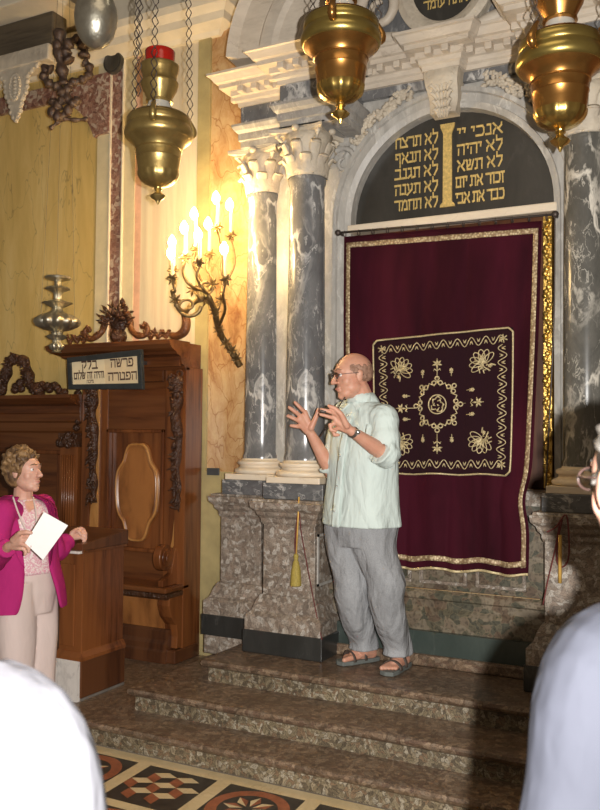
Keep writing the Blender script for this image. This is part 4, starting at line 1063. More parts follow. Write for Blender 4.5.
# ---------------------------------------------------------------- lit candle sconce
sc = thing('candle_sconce', 'branched bronze wall sconce with lit electric candles, left of the first column', 'wall sconce', onY(241, 364, 5.0))
def sp_(pts, r, nm='arm', flat=None, m='bronze', par=sc):
    q = smoothpath([P(*p) for p in pts], 6); r = (r[0]*1.35, r[1]*1.35)
    return MB().tube(q, [r[0]+(r[1]-r[0])*i/(len(q)-1) for i in range(len(q))], 8, flat=flat).build(nm, m, par, smooth=True)
D0 = 5.42
sp_([(240, 366, 5.80), (232, 352, 5.75), (222, 337, 5.65), (217, 322, 5.5), (213, 306, 5.4), (204, 299, 5.35), (193, 303, 5.3), (185, 312, 5.25), (177, 306, 5.2), (172, 290, 5.2)], (.018, .010), 'main_arm')
def leaf_cluster(px, py, D, n=7, s=.03, par=sc):
    m = MB(); o = P(px, py, D)
    for k in range(n):
        a = k*2*PI/n; d = (CR*math.cos(a)+CU*math.sin(a)*1.0-CF*.3)
        m.tube([o, o+d*s*.7, o+d*s*1.25], [.006, .013, .002], 6, flat=.5)
    return m.build('leaf', 'bronze', par, smooth=True)
for p in ((232, 350, 5.70), (226, 343, 5.65), (236, 358, 5.75), (219, 330, 5.6), (215, 312, 5.45), (205, 300, 5.33), (176, 300, 5.18), (221, 300, 5.45), (193, 290, 5.3), (212, 284, 5.3)): leaf_cluster(*p, s=.036)
q = []
for k in range(20):
    a = k*.42; r = 13*(1-k/24); q.append((188+r*math.cos(a), 306+r*math.sin(a)*.9, 5.22))
sp_(q, (.010, .005), 'scroll')
q = []
for k in range(16):
    a = 2+k*.42; r = 11*(1-k/20); q.append((207+r*math.cos(a), 290+r*math.sin(a), 5.3))
sp_(q, (.009, .004), 'scroll')
bulbs = [(171, 254, 5.15, 279), (172, 243, 5.45, 271), (184, 229, 5.2, 258), (194, 215, 5.55, 250), (198, 236, 5.1, 263), (208, 225, 5.4, 255), (216, 199, 5.5, 228), (229.5, 206, 5.6, 236), (224, 250, 5.15, 280)]
for i, (bx_, by, D, cy_) in enumerate(bulbs):
    base = P(bx_+1.5, cy_, D); tip = P(bx_, by, D)
    src = [(215, 318), (213, 310)][i % 2]
    if i in (0, 1): path = [(172, 292, 5.2), (bx_+4, cy_+12, D), (bx_+1.5, cy_+2, D)]
    elif i in (6, 7): path = [(216, 316, 5.45), (222, 290, D), (bx_+5, cy_+28, D), (bx_+1.5, cy_+3, D)]
    elif i == 8: path = [(219, 326, 5.5), (225, 310, 5.35), (223, 295, D), (225.5, cy_+3, D)]
    else: path = [(214, 308, 5.4), (208, 294, 5.3), (bx_+6, cy_+27, D), (bx_-1, cy_+14, D), (bx_+1.5, cy_+3, D)]
    sp_(path, (.008, .006))
    cup = MB().lathe([(.006, -.02), (.018, -.012), (.012, -.004), (.026, .004), (.030, .012), (.022, .014), (.016, .02)], base, 14, lobes=6, la=.2).build('candle_cup', 'bronze', sc, smooth=True)
    leaf_cluster(bx_+1.5, cy_, D-.02, 6, .034, cup)
    h = max(.03, (tip-base).z-.022)
    cs = MB().lathe([(.011, .012), (.011, h)], base, 12).build('candle_sleeve', 'candle', sc, smooth=.8)
    top_ = base+Vector((0, 0, h))
    MB().lathe([(.006, -.006), (.020, .008), (.025, .024), (.021, .044), (.010, .062), (.001, .074)], Vector((tip.x, tip.y, top_.z)), 14).build('bulb', 'bulb', cs, smooth=True)
# ---------------------------------------------------------------- things high on the left
mb_ = thing('gallery_edge', 'dark wooden beam with cream carved lace valance at the upper left corner', 'beam', (-5.2, 4.6, 4.5))
MB().box(-7.2, -4.43, 4.60, 4.75, 4.50, 4.755).build('beam', 'beam', mb_, bevel=.01)
MB().box(-7.2, -4.43, 4.56, 4.75, 4.38, 4.50).build('cream_band', 'pale_carved', mb_, bevel=.01)
MB().box(-7.2, -4.30, 4.40, 5.0, 4.756, 4.82).build('soffit', 'plaster', mb_, bevel=.01)
lc = MB()
lx0 = -4.76; rows = [(0, .24), (.03, .20), (.06, .15), (.09, .115), (.13, .11), (.17, .105), (.21, .095), (.25, .07), (.29, .055), (.34, .045), (.38, .02), (.42, .006)]
lc.loft([[Vector((lx0-w, 4.60, 4.39-z)), Vector((lx0+w, 4.60, 4.39-z)), Vector((lx0+w, 4.57, 4.39-z)), Vector((lx0-w, 4.57, 4.39-z))] for z, w in rows])
for z, w in rows[1:-1]:
    for s in (-1, 1): lc.ell((lx0+s*w, 4.582, 4.39-z), (.024, .018, .022), n=10, m=6)
for k in range(24):
    a = k*PI/12; lc.ell((lx0+.05*math.cos(a), 4.566, 4.23+.095*math.sin(a)), (.013, .012, .015), n=8, m=5)
for k in range(6): lc.ell((lx0, 4.566, 4.30-k*.028), (.02, .012, .013), n=8, m=5)
lc.build('lace_pendant', 'pale_carved', mb_, smooth=.8, label='cream carved lace pendant')
co_ = thing('carved_pendant', 'dark carved wooden scroll pendant hanging below the beam at the upper left', 'ornament', P(66, 40, 5.85))
cm = MB(); D1 = 5.85
def cmt(pts, r): 
    q = smoothpath([P(x, y, D1) for x, y in pts], 5); cm.tube(q, [r*.72*(1+.3*math.sin(i*1.4)) for i in range(len(q))], 8)
cmt([(60, 30), (59, 50), (62, 70), (64, 85)], .050)
cmt([(52, 70), (46, 68), (44, 76), (50, 84), (58, 87), (63, 95), (61, 103), (54, 104), (53, 99)], .040)
cmt([(84, 62), (89, 66), (89, 75), (82, 80), (72, 83), (67, 92), (69, 102), (76, 103), (77, 97)], .038)
cmt([(70, 62), (66, 54), (69, 44), (78, 40), (84, 48), (84, 58)], .050)
cmt([(60, 104), (54, 112), (60, 117), (68, 112)], .045)
cmt([(50, 129), (57, 123), (64, 119), (76, 120), (88, 119)], .020)
for p in ((57, 45), (52, 112), (57, 116), (68, 110)): cm.ell(P(*p, D1-.02), (.034, .03, .04), n=10, m=7)
cm.build('carving', 'grey_carved_dark', co_, smooth=True)
for (x0, x1, z0, z1) in ((-7.2, -4.34, 4.28, 4.42),):
    struct(MB().box(x0, x1, WY-.03, WY, z0, z1), 'trim_4', 'redbreccia')
sx = -4.235; A = [(sx, 4.42), (sx-.62, 4.42)]+[(sx-.62+.50*math.sin(t), 4.28-.5*(1-math.cos(t))) for t in [k*PI/20 for k in range(9)]]+[(sx-.10, 3.95), (sx, 3.95)]
struct(MB().prism(A, WY-.034, WY-.001), 'trim_5', 'redbreccia')
cI = onY(113, 62, WY-.05)
tag(MB().lathe([(.001, 0), (.055, .0), (.07, .012), (.085, .01), (.09, -.02)], (0, 0, 0), 32, M=Matrix.Translation(cI) @ Matrix.Rotation(PI/2, 4, 'X')).build('round_boss', 'slate', smooth=.8, origin=cI), 'round black boss on the red marble near the top left', 'ornament')
# small things by the columns
tag(MB().box(-3.30, -3.20, 5.0, 5.012, 1.375, 1.425).build('switch_plate', 'plate', bevel=.004, origin=(-3.25, 5.0, 1.40)), 'small dark plate on the wall just left of the column bases', 'wall plate')
ts = thing('gold_tassel', 'gold tassel with dark red cords hanging on the front pedestal', 'tassel', P(296, 497, 4.9))
D2 = 4.965
pts = smoothpath([P(298, 500, D2-.02), P(297, 520, D2), P(295, 545, D2), P(297, 566, D2)], 5)
MB().tube(pts, .0045, 6).build('red_cord', 'cord_red', ts, smooth=True)
pts = smoothpath([P(299, 500, D2-.02), P(301, 530, D2-.02), P(309, 575, D2-.05), P(316, 612, D2-.10), P(322, 640, D2-.17)], 6)
MB().tube(pts, .0032, 6).build('red_cord', 'cord_red', ts, smooth=True)
MB().tube([P(299, 497, D2-.03), P(298, 520, D2-.02), P(296, 560, D2-.02)], .005, 6).build('gold_cord', 'cord_gold', ts, smooth=True)
b0 = P(296, 562, D2-.02)
MB().lathe([(.004, .05), (.012, .045), (.014, .03), (.010, .01), (.016, -.0), (.026, -.05), (.031, -.135), (.025, -.14)], b0, 20, lobes=12, la=.1).build('fringe', 'tassel', ts, smooth=.8)
rc_ = thing('red_rope', 'looped dark red cord hanging at the shadowed pedestal right of the curtain', 'cord', onY(556, 505, 4.375))
pts = smoothpath([onY(547, 532, 4.375), onY(556, 527, 4.375), onY(566, 515, 4.375), onY(569, 540, 4.375), onY(568, 560, 4.375), onY(562, 567, 4.375), onY(557, 560, 4.375), onY(558, 540, 4.375), onY(562, 520, 4.375)], 6)
MB().tube(pts, .0045, 6).build('loop', 'cord_red', rc_, smooth=True)
pts = smoothpath([onY(560, 520, 4.375), onY(555, 550, 4.375), onY(548, 580, 4.375), onY(543, 605, 4.375)], 6)
MB().tube(pts, .0035, 6).build('loose_end', 'cord_red', rc_, smooth=True)
MB().tube([onY(560, 535, 4.375), onY(560, 583, 4.375)], .009, 7).build('gold_end', 'cord_gold', rc_, smooth=True)
# ---------------------------------------------------------------- people
def onZ(px, py, Z):
    r = CF + CR*((px-300)/F_PX) - CU*((py-405)/F_PX)
    return CC + r*((Z-EYE)/r.z)
FH = Vector((CF.x, CF.y, 0)).normalized(); RH = Vector((CR.x, CR.y, 0)).normalized(); ZU = Vector((0, 0, 1))
def frame(r, f, tilt=0, roll=0):
    """axes (lateral to the person's left, forward, up) for a heading given in camera right / away terms"""
    fw = (RH*r+FH*f).normalized(); lt = ZU.cross(fw)
    M = Matrix((lt, fw, ZU)).transposed()
    return M @ Matrix.Rotation(tilt, 3, 'X') @ Matrix.Rotation(roll, 3, 'Y')
def head_mesh(mb, c, M, s=1., nose=1.):
    def T(x, y, z): return Vector(c)+M @ Vector((x, y, z))*s
    def E(x, y, z, a, b, d, n=24, m=14): mb.ell(T(x, y, z), (a*s, b*s, d*s), M=M, n=n, m=m)
    E(0, -.014, .030, .076, .094, .086); E(0, .022, -.030, .060, .064, .085); E(0, .02, .02, .068, .072, .07)
    E(0, .066, -.098, .024, .022, .020); E(0, .045, -.085, .045, .04, .03)
    mb.cap_(T(0, .084, .014), T(0, .110*nose, -.026), .008*s, .0125*s); 
    for q in (-1, 1):
        E(q*.011, .098, -.029, .009, .012, .008, 12, 8)
        E(q*.031, .046, -.024, .030, .028, .036); E(q*.034, .012, -.058, .026, .044, .034)
        mb.cap_(T(q*.010, .084, .031), T(q*.042, .072, .029), .010*s, .009*s)
        E(q*.076, -.008, -.004, .009, .019, .032, 14, 10); E(q*.080, -.014, .008, .008, .014, .018, 12, 8)
    E(0, .083, -.057, .022, .013, .007, 14, 8); E(0, .081, -.068, .019, .013, .008, 14, 8)
def face_parts(t, c, M, s=1., brow='hair_brown'):
    def T(x, y, z): return Vector(c)+M @ Vector((x, y, z))*s
    for q in (-1, 1):
        e = MB().ell(T(q*.031, .071, .010), (.0125*s,)*3, n=16, m=10).build('eye', 'eye', t, smooth=True)
        MB().ell(T(q*.031, .0805, .010), (.0055*s, .004*s, .0055*s), M=M, n=12, m=8).build('iris', 'iris', e, smooth=True)
        MB().tube([T(q*.014, .094, .034), T(q*.030, .090, .040), T(q*.047, .076, .034)], [.003*s, .004*s, .002*s], 6).build('eyebrow', brow, t, smooth=True)
    MB().tube([T(-.021, .088, -.062), T(0, .097, -.061), T(.021, .088, -.062)], [.002*s, .0045*s, .002*s], 6).build('lips', 'lip', t, smooth=True)
def glasses(t, c, M, s=1.):
    def T(x, y, z): return Vector(c)+M @ Vector((x, y, z))*s
    g = MB()
    for q in (-1, 1):
        R = [T(q*(.034+.024*math.cos(a)), .104-.008*abs(math.cos(a)), .006+.017*math.sin(a)) for a in [k*PI/10 for k in range(20)]]
        g.tube(R, .0019*s, 6, closed=True)
        g.tube([T(q*.058, .096, .010), T(q*.079, .06, .012), T(q*.083, -.01, .012), T(q*.080, -.03, .0)], .0019*s, 6)
    g.tube([T(-.011, .106, .010), T(0, .110, .013), T(.011, .106, .010)], .0018*s, 6)
    o = g.build('spectacles', 'glass_frame', t, smooth=True)
    for q in (-1, 1):
        R = [T(q*(.034+.023*math.cos(a)), .103-.008*abs(math.cos(a)), .006+.016*math.sin(a)) for a in [k*PI/10 for k in range(20)]]
        m = MB(); m.loft([[p for p in R], [p+M @ Vector((0, .0012, 0)) for p in R]]); m.build('lens', 'lens', o)
def rings(spec, M, D=None, n=40, fn=None, a0=0, a1=2*PI):
    """spec rows: centre vector, rx lateral, ry forward"""
    out = []
    for i, (c, rx, ry) in enumerate(spec):
        r = []
        for k in range(n):
            a = a0+(a1-a0)*k/(n if a1-a0 > 6.2 else n-1); q = 1+(fn(a, i/(len(spec)-1)) if fn else 0)
            x, y = math.cos(a), math.sin(a)
            r.append(Vector(c)+M @ Vector((math.copysign(abs(x)**.85, x)*rx*q, math.copysign(abs(y)**.85, y)*ry*q, 0)))
        out.append(r)
    return out
def dense(spec, k=4):
    """smooth interpolation of ring rows"""
    cs = smoothpath([Vector(c) for c, a, b in spec], k); ab = smoothpath([Vector((a, b, 0)) for c, a, b in spec], k)
    return [(c, v.x, v.y) for c, v in zip(cs, ab)]
def hand(mb, wrist, knuckles, fingers, thumb, s=1.):
    """wrist, 4 knuckle points, 4 finger chains beyond the knuckles, thumb chain, all as points"""
    mb.cap_(wrist, (knuckles[1]+knuckles[2])/2, .024*s, .018*s)
    for k in knuckles: mb.cap_(wrist.lerp(k, .25), k, .020*s, .0135*s)
    for a, b in zip(knuckles, knuckles[1:]): mb.cap_(a.lerp(wrist, .15), b.lerp(wrist, .15), .0105*s, .0105*s)
    for k, ch in zip(knuckles, fingers):
        pts = [k]+ch; rr = [.0112, .0105, .0098, .0085]
        for i in range(len(pts)-1): mb.cap_(pts[i], pts[i+1], rr[i]*s, rr[i+1]*s, 10, 3)
    rr = [.017, .0138, .012, .0098]
    for i in range(len(thumb)-1): mb.cap_(thumb[i], thumb[i+1], rr[i]*s, rr[i+1]*s, 10, 3)
def fold(seed, amp=.02, n1=7, n2=11):
    return lambda a, v: amp*(math.sin(n1*a+seed+3*v)*.6+math.sin(n2*a-seed*2-5*v)*.4)*(.35+v)
# ---- the speaker
MF = frame(-.76, -.65)
HF = frame(-.95, -.30, -.10)
man = thing('person', 'balding man in pale mint short sleeved shirt and grey jeans gesturing with both hands', 'person', onZ(374, 668, .376))
hc = P(352.5, 376, 4.62)
b = MB(); HS = 1.06
head_mesh(b, hc, HF, HS)
b.cap_(P(359, 388, 4.63), P(366, 407, 4.66), .056, .062)
shL, shR = P(384, 416, 4.52), P(346, 413, 4.83)
b.cap_(P(364, 424, 4.70), P(362, 470, 4.71), .09, .10); b.cap_(P(362, 470, 4.71), P(361, 520, 4.72), .10, .11)
b.cap_(shL, shR, .055, .055)
elL, wrL = P(386, 455, 4.46), P(351.5, 431, 4.33)
elR, wrR = P(333, 474, 4.76), P(311, 434, 4.70)
b.cap_(shL, elL, .05, .042); b.cap_(elL, elL.lerp(wrL, .35), .042, .043); b.cap_(elL.lerp(wrL, .35), wrL, .043, .026)
b.cap_(shR, elR, .05, .042); b.cap_(elR, elR.lerp(wrR, .35), .042, .043); b.cap_(elR.lerp(wrR, .35), wrR, .043, .027)
def pp(l, D): return [P(x, y, D+(z[0] if z else 0)) for x, y, *z in l]
hand(b, wrL, pp([(337, 414.5), (336, 418.5, .01), (336.5, 423, .02), (338.5, 427.5, .03)], 4.29),
     [pp([(330.5, 412), (326, 410.5), (321.5, 409.5)], 4.27), pp([(329.5, 417), (325, 415.5), (320.5, 414.5)], 4.29), pp([(330, 425), (331, 430), (335.5, 431)], 4.30), pp([(333, 431), (334.5, 435), (338.5, 435)], 4.33)],
     pp([(347, 426, .02), (341, 414), (335, 408.5), (329, 406)], 4.27), 1.02)
hand(b, wrR, pp([(305, 412, 0), (301, 416.3, 0), (299.7, 421.2, 0), (301.3, 426.5, .01)], 4.67),
     [pp([(300.5, 408), (297.5, 405), (295, 402.5)], 4.65), pp([(295.5, 412), (292, 409.5), (289.2, 407.5)], 4.65), pp([(294, 418.7), (290.5, 417), (287.8, 416)], 4.65), pp([(296.5, 426.5), (293.5, 426), (291, 425.8)], 4.66)],
     pp([(311, 428), (314.5, 420.5), (317, 414.5), (318.3, 409.5)], 4.67), 1.08)
hipA, knA, anA = P(348, 530, 4.74), P(352, 598, 4.70), P(364, 651, 4.80)
hipB, knB, anB = P(374, 530, 4.64), P(386, 600, 4.58), P(398, 656, 4.66)
for h, k, a in ((hipA, knA, anA), (hipB, knB, anB)):
    b.cap_(h, k, .085, .055); b.cap_(k, k.lerp(a, .4), .052, .05); b.cap_(k.lerp(a, .4), a, .05, .034)
tA, hA = onZ(339, 665, .376), onZ(370, 661, .376); tB, hB = onZ(386, 676, .376), onZ(407, 666, .376)
hA = tA+(hA-tA).normalized()*.25; hB = tB+(hB-tB).normalized()*.25
def foot(b, an, heel, toe):
    u = (toe-heel).normalized(); l = ZU.cross(u); z = Vector((0, 0, 1))
    H = heel+u*.04+z*.05; b.cap_(an, H, .034, .034); b.cap_(H-z*.005, heel+u*.15+z*.045, .034, .032)
    for q, L in ((-.030, .195), (-.014, .205), (.002, .215), (.018, .225), (.034, .235)):
        b.cap_(heel+u*.13+l*q*.6*_side+z*.042, heel+u*L+l*q*_side+z*.033, .018, .011 if abs(q-.034) > .01 else .014, 10, 3)
for an, he, to, _side in ((anA, hA, tA, 1), (anB, hB, tB, -1)): foot(b, an, he, to)
b.build('body', 'skin', man, remesh=.0036, smooth_it=5)
face_parts(man, hc, HF, HS); glasses(man, hc, HF, HS)
# cropped hair round the back and sides
hm = MB()
def hairpatch(mb, c, M, s, a0, a1, z0, z1, grow=.004, lump=0):
    def fn(u, v):
        a = lerp(a0, a1, u); e_ = abs(u-.5)*2; zz = z0+max(0, (e_-.62)/.38)*.75; t = lerp(zz, z1-.12*e_, v)
        g = grow+lump*noise.noise(Vector((u*22, v*7, s)))+(.004-.010*v*v if lump else 0)
        p = Vector(((.076+g)*math.cos(t)*math.cos(a), -.014+(.094+g)*math.cos(t)*math.sin(a), .030+(.086+g)*math.sin(t)))
        return Vector(c)+M @ p*s
    return mb.grid(40, 16, fn)
hairpatch(hm, hc, HF, HS, PI-.62, 2*PI+.55, -.75, .46, .0025, .009)
hm.build('cropped_hair', 'hair_brown', man, smooth=True, solid=.002)
# shirt
def C_(px, py, D): return P(px, py, D)
sp1 = [(C_(363, 402, 4.66), .085, .078), (C_(364, 407, 4.66), .15, .092), (C_(365, 414, 4.66), .200, .105), (C_(365, 428, 4.67), .212, .130), (C_(363.5, 450, 4.68), .212, .150), (C_(362, 480, 4.69), .215, .162), (C_(361, 505, 4.70), .225, .172), (C_(361, 525, 4.70), .235, .180)]
sh_ = MB(); sh_.loft(rings(dense(sp1, 5), MF, fn=fold(1, .022, 6, 9)))
def sleeve(mb, sh, el, wr, r0, r1, reach, seed=0, inner=None):
    d = (wr-el).normalized(); e = el+d*reach
    pts = smoothpath([sh, sh.lerp(el, .5), el, el.lerp(e, .6), e], 4)
    mb.tube(pts, [lerp(r0, r1, i/(len(pts)-1))*(1+.05*math.sin(i*1.7+seed)) for i in range(len(pts))], 20)
    if inner: mb.cap_(inner, sh, r0*1.02, r0*1.0, 16, 5)
sleeve(sh_, shL+ZU*-.012, elL+ZU*.01, wrL, .078, .080, .045, 0, P(370, 420, 4.62))
sleeve(sh_, shR, elR+ZU*.035, wrR, .076, .075, .02, 2, P(358, 418, 4.74))
sho = sh_.build('shirt', 'shirt', man, remesh=.0065, smooth_it=3)
co1 = MB()
for q in (-1, 1):                                               # collar wings
    a, b1, c1, d1 = [P(363, 398, 4.66)+MF @ Vector(v) for v in ((q*.012, .085, -.035), (q*.075, .02, .012), (q*.085, .03, -.030), (q*.055, .098, -.072))]
    co1.loft([[a, b1, c1, d1], [p+MF @ Vector((q*.004, .008, .003)) for p in (a, b1, c1, d1)]])
co1.loft(rings([(P(361, 393, 4.655), .066, .068), (P(362.5, 399, 4.66), .080, .080), (P(363, 403, 4.66), .088, .086)], MF, n=30), cap=False)
co1.build('collar', 'shirt', sho, smooth=.8, solid=.003)
def shirtpt(ang, row, out=.004):
    rr = dense(sp1, 5); i = min(len(rr)-1, int(row*(len(rr)-1))); c, rx, ry = rr[i]; f_ = fold(1, .022, 6, 9)(ang, i/(len(rr)-1))
    x, y = math.cos(ang), math.sin(ang)
    return Vector(c)+MF @ Vector((math.copysign(abs(x)**.85, x)*rx*(1+f_), math.copysign(abs(y)**.85, y)*ry*(1+f_), 0))+MF @ Vector((x, y, 0))*out
MB().grid(3, 30, lambda u, v: shirtpt(PI/2+.10-.16*u, .30+.70*v, .009)).build('button_band', 'shirt', sho, smooth=True, solid=.002)
for k in range(5): MB().ell(shirtpt(PI/2+.02, .34+k*.14, .013), (.006, .006, .006), n=10, m=6).build('button', 'steel', sho, smooth=True)
MB().grid(8, 10, lambda u, v: shirtpt(PI/2-.75-.45*(1-u)+.2, .42+.15*v, .010)).build('chest_pocket', 'shirt', sho, smooth=True, solid=.003)
# watch
wd = (elL-wrL).normalized(); wc = wrL+wd*.015
q = ZU.rotation_difference(wd)
w_ = MB().loft([[wc+wd*z+q @ Vector((math.cos(a)*.030, math.sin(a)*.030, 0)) for a in [k*PI/10 for k in range(20)]] for z in (-.008, .008)]).build('watch', 'leather', man, smooth=.8)
nf = (-CF*.9+CU*.35).normalized(); nf = (nf-wd*nf.dot(wd)).normalized()
MB().cap_(wc+nf*.026, wc+nf*.034, .016, .014, 16, 3).build('watch_face', 'steel', w_, smooth=True)
cd = MB().tube(smoothpath([P(345, 397, 4.50), P(340, 405, 4.50), P(333, 418, 4.55), P(325, 430, 4.60), P(320, 437, 4.66)], 5), .0035, 6)
cd.build('neck_cord', 'iron', man, smooth=True, label='thin dark cord running from collar towards his raised hand')
MB().cap_(P(321, 411, 4.26), P(325, 412, 4.26), .007, .006).build('microphone_clip', 'iron', man, smooth=True)
# jeans
tr = MB()
specA = [(hipA+ZU*.03, .13, .13), (hipA-ZU*.10, .115, .12), (knA+ZU*.10, .098, .10), (knA, .086, .092), (knA.lerp(anA, .5), .078, .088), (anA+ZU*.055, .070, .082), (anA+ZU*.012, .076, .086)]
specB = [(hipB+ZU*.03, .13, .13), (hipB-ZU*.10, .115, .12), (knB+ZU*.10, .100, .10), (knB, .088, .094), (knB.lerp(anB, .5), .080, .088), (anB+ZU*.055, .070, .082), (anB+ZU*.008, .076, .088)]
for i, s_ in enumerate((specA, specB)): tr.loft(rings(dense(s_, 5), MF, fn=fold(i*2+2, .035, 4, 7)))
tr.loft(rings([(P(361, 512, 4.69), .18, .15), (P(361, 528, 4.69), .185, .155), (P(361, 545, 4.69), .16, .14)], MF))
tr.build('jeans', 'trousers', man, remesh=.007, smooth_it=3)
for he, to, s_ in ((hA, tA, 1), (hB, tB, -1)):
    u = (to-he).normalized(); l = ZU.cross(u)
    pl = [(-.045, -.0), (-.052, .06), (-.045, .12), (-.055, .19), (-.04, .25), (0, .265), (.045, .25), (.052, .19), (.042, .11), (.04, .05), (.03, 0), (0, -.015)]
    ws = [he+l*x*.95+u*y for x, y in pl]
    sd = MB().loft([[p+ZU*.001 for p in ws], [p+ZU*.024 for p in ws]]).build('sandal', 'sole', man, bevel=.004)
    for y, h_, w_2 in ((.175, .046, .053), (.10, .070, .046)):
        MB().tube([he+u*y+l*w_2*math.cos(a)*1.02+ZU*(.02+h_*max(0, math.sin(a))) for a in [k*PI/12 for k in range(13)]], .017, 8, flat=.3).build('strap', 'leather', sd, smooth=True)
# ---- the woman at the pulpit
WD = 4.55
WF = frame(.72, -.69); WH = frame(.93, -.36, .06)
wom = thing('person', 'woman with curly blond hair in magenta jacket and white trousers holding white paper', 'person', onZ(27, 755, .0))
def Q(px, py, d=0): return P(px, py, WD+d)
hc2 = Q(25, 471.5, -.02)
b = MB(); head_mesh(b, hc2, WH, .93)
b.cap_(Q(23.5, 482), Q(23, 502, .02), .047, .055)
s1, s2 = Q(3, 509, -.15), Q(43, 503, .17)
b.cap_(s1-ZU*.02, s2-ZU*.02, .035, .035); b.cap_(Q(22, 515, .02), Q(24, 560, .02), .11, .10); b.cap_(Q(24, 560, .02), Q(25, 595, .02), .10, .13)
e1, w1 = Q(-6, 561, -.22), Q(9, 546, -.42); e2, w2_ = Q(56, 552, .25), Q(70, 538, .37)
b.cap_(s1, e1, .042, .036); b.cap_(e1, w1, .036, .023); b.cap_(s2, e2, .042, .035); b.cap_(e2, w2_, .034, .023)
hand(b, w1, [Q(21, 537.5, -.48), Q(21.5, 541, -.48), Q(21, 544.5, -.47), Q(20, 548, -.46)],
     [[Q(27, 536, -.485), Q(31.5, 538, -.485), Q(33, 541, -.485)], [Q(27, 541, -.485), Q(31, 544, -.485), Q(31, 547, -.485)], [Q(26, 545.5, -.48), Q(29, 549, -.48), Q(28.5, 552, -.48)], [Q(24, 549, -.46), Q(26, 552, -.46), Q(25, 554.5, -.46)]],
     [Q(13, 540, -.46), Q(20, 533, -.50), Q(26, 532, -.51), Q(31, 533, -.51)], .93)
hand(b, w2_, [Q(77, 529.5, .42), Q(79, 531.5, .42), Q(80.5, 534, .41), Q(80.5, 537, .40)],
     [[Q(81, 528, .43), Q(84, 529.5, .43), Q(85, 532, .42)], [Q(83.5, 531, .42), Q(86, 533.5, .42), Q(86, 536.5, .41)], [Q(84.5, 535, .41), Q(86, 538, .41), Q(85, 541, .40)], [Q(83.5, 539, .40), Q(84, 541.5, .40), Q(82.5, 543, .39)]],
     [Q(72, 533, .38), Q(76, 530, .38), Q(79, 532, .37), Q(81, 535, .37)], .93)
hips = (Q(14, 600, -.06), Q(37, 598, .10)); kn = (Q(15, 672, -.07), Q(37, 668, .04)); an = (Q(15, 738, -.05), Q(36, 735, .0))
for h, k, a in zip(hips, kn, an): b.cap_(h, k, .08, .052); b.cap_(k, a, .05, .032)
b.build('body', 'skin2', wom, remesh=.0036, smooth_it=5)
face_parts(wom, hc2, WH, .93, 'hair_blond')
hb_ = MB(); random.seed(11)
def TH(x, y, z): return hc2+WH @ Vector((x, y, z))*.93
hb_.ell(TH(0, -.030, .042), (.086, .094, .092), M=WH); hb_.ell(TH(0, -.055, -.005), (.080, .062, .085), M=WH)
for k in range(150):
    a = random.uniform(0, 2*PI); t = random.uniform(-.55, 1.45)
    x, y, z = .088*math.cos(t)*math.cos(a), -.030+.098*math.cos(t)*math.sin(a), .040+.095*math.sin(t)
    if y > .045 and z < .075: continue
    if y > .015 and z < .0: continue
    p = TH(x, y, z); cu_ = [p+Vector((random.uniform(-1, 1), random.uniform(-1, 1), random.uniform(-1, 1))).normalized()*.024 for _ in range(3)]
    hb_.tube([cu_[0], p, cu_[1]], [.009, .016, .008], 7)
hb_.build('curly_hair', 'hair_blond', wom, remesh=.005, smooth_it=2)
# blouse and jacket
sw = [(Q(23, 499, .02), .070, .062), (Q(23, 504, .02), .13, .08), (Q(23, 511, .02), .165, .10), (Q(24, 530, .02), .165, .125), (Q(25, 555, .02), .155, .12), (Q(26, 572, .02), .165, .13)]
MB().loft(rings(dense(sw, 4), WF)).build('blouse', 'blouse', wom, smooth=True)
sj = [(Q(21, 496, .03), .085, .075), (Q(22, 501, .03), .145, .088), (Q(22, 509, .03), .185, .108), (Q(22, 530, .03), .190, .140), (Q(23, 558, .03), .185, .142), (Q(23.5, 585, .02), .212, .172), (Q(23, 602, .02), .225, .185), (Q(23, 607, .02), .227, .187)]
dj = dense(sj, 5)
jk = MB(); N_ = 46
def jrow(i):
    c, rx, ry = dj[i]; v = i/(len(dj)-1); gap = lerp(.62, .34, min(1, v*1.6))+(.25*(v-.62)/.38 if v > .62 else 0); r = []
    f_ = fold(5, .02, 5, 8)
    for k in range(N_):
        a = PI/2+gap*.9+(2*PI-gap*1.9)*k/(N_-1); q = 1+f_(a, v)
        r.append(c+WF @ Vector((math.copysign(abs(math.cos(a))**.85, math.cos(a))*rx*q, math.copysign(abs(math.sin(a))**.85, math.sin(a))*ry*q, 0)))
    return r
jk.loft([jrow(i) for i in range(len(dj))], cap=False, closed=False)
jo = jk.build('jacket', 'magenta', wom, smooth=True, solid=.008)
for k, r0 in ((0, 0), (N_-1, 0)):                               # lapels
    rr = [jrow(i) for i in range(0, int(len(dj)*.62))]; lp = MB(); n_ = len(rr)
    def lf_(u, v):
        i = min(n_-1, int(v*(n_-1))); kk = k; j = 1 if k == 0 else -2
        e = rr[i][kk]; w = rr[i][kk+(5 if k == 0 else -5)]; wd_ = .95*math.sin(PI*min(1, .25+v*.75))**.7
        return e.lerp(w, u*wd_)+WF @ Vector((0, .012, 0))+(-CF)*.006
    lp.grid(4, n_, lf_).build('lapel', 'magenta_dark' if k else 'magenta', jo, smooth=True, solid=.005)
sl2 = MB(); sleeve(sl2, s1+ZU*-.012, e1, w1, .066, .046, (w1-e1).length*.88, 0, Q(14, 513, -.05)); sl2.build('sleeve', 'magenta', jo, remesh=.007, smooth_it=3)
sl3 = MB(); sleeve(sl3, s2+ZU*-.012, e2, w2_, .064, .050, (w2_-e2).length*.85, 2, Q(34, 509, .10)); sl3.build('sleeve', 'magenta', jo, remesh=.007, smooth_it=3)
MB().tube(smoothpath([Q(13, 497, -.12), Q(18, 512, -.15), Q(26, 530, -.155), Q(33, 541, -.14)], 6), .005, 6).build('neck_ribbon', 'offwhite', wom, smooth=True)
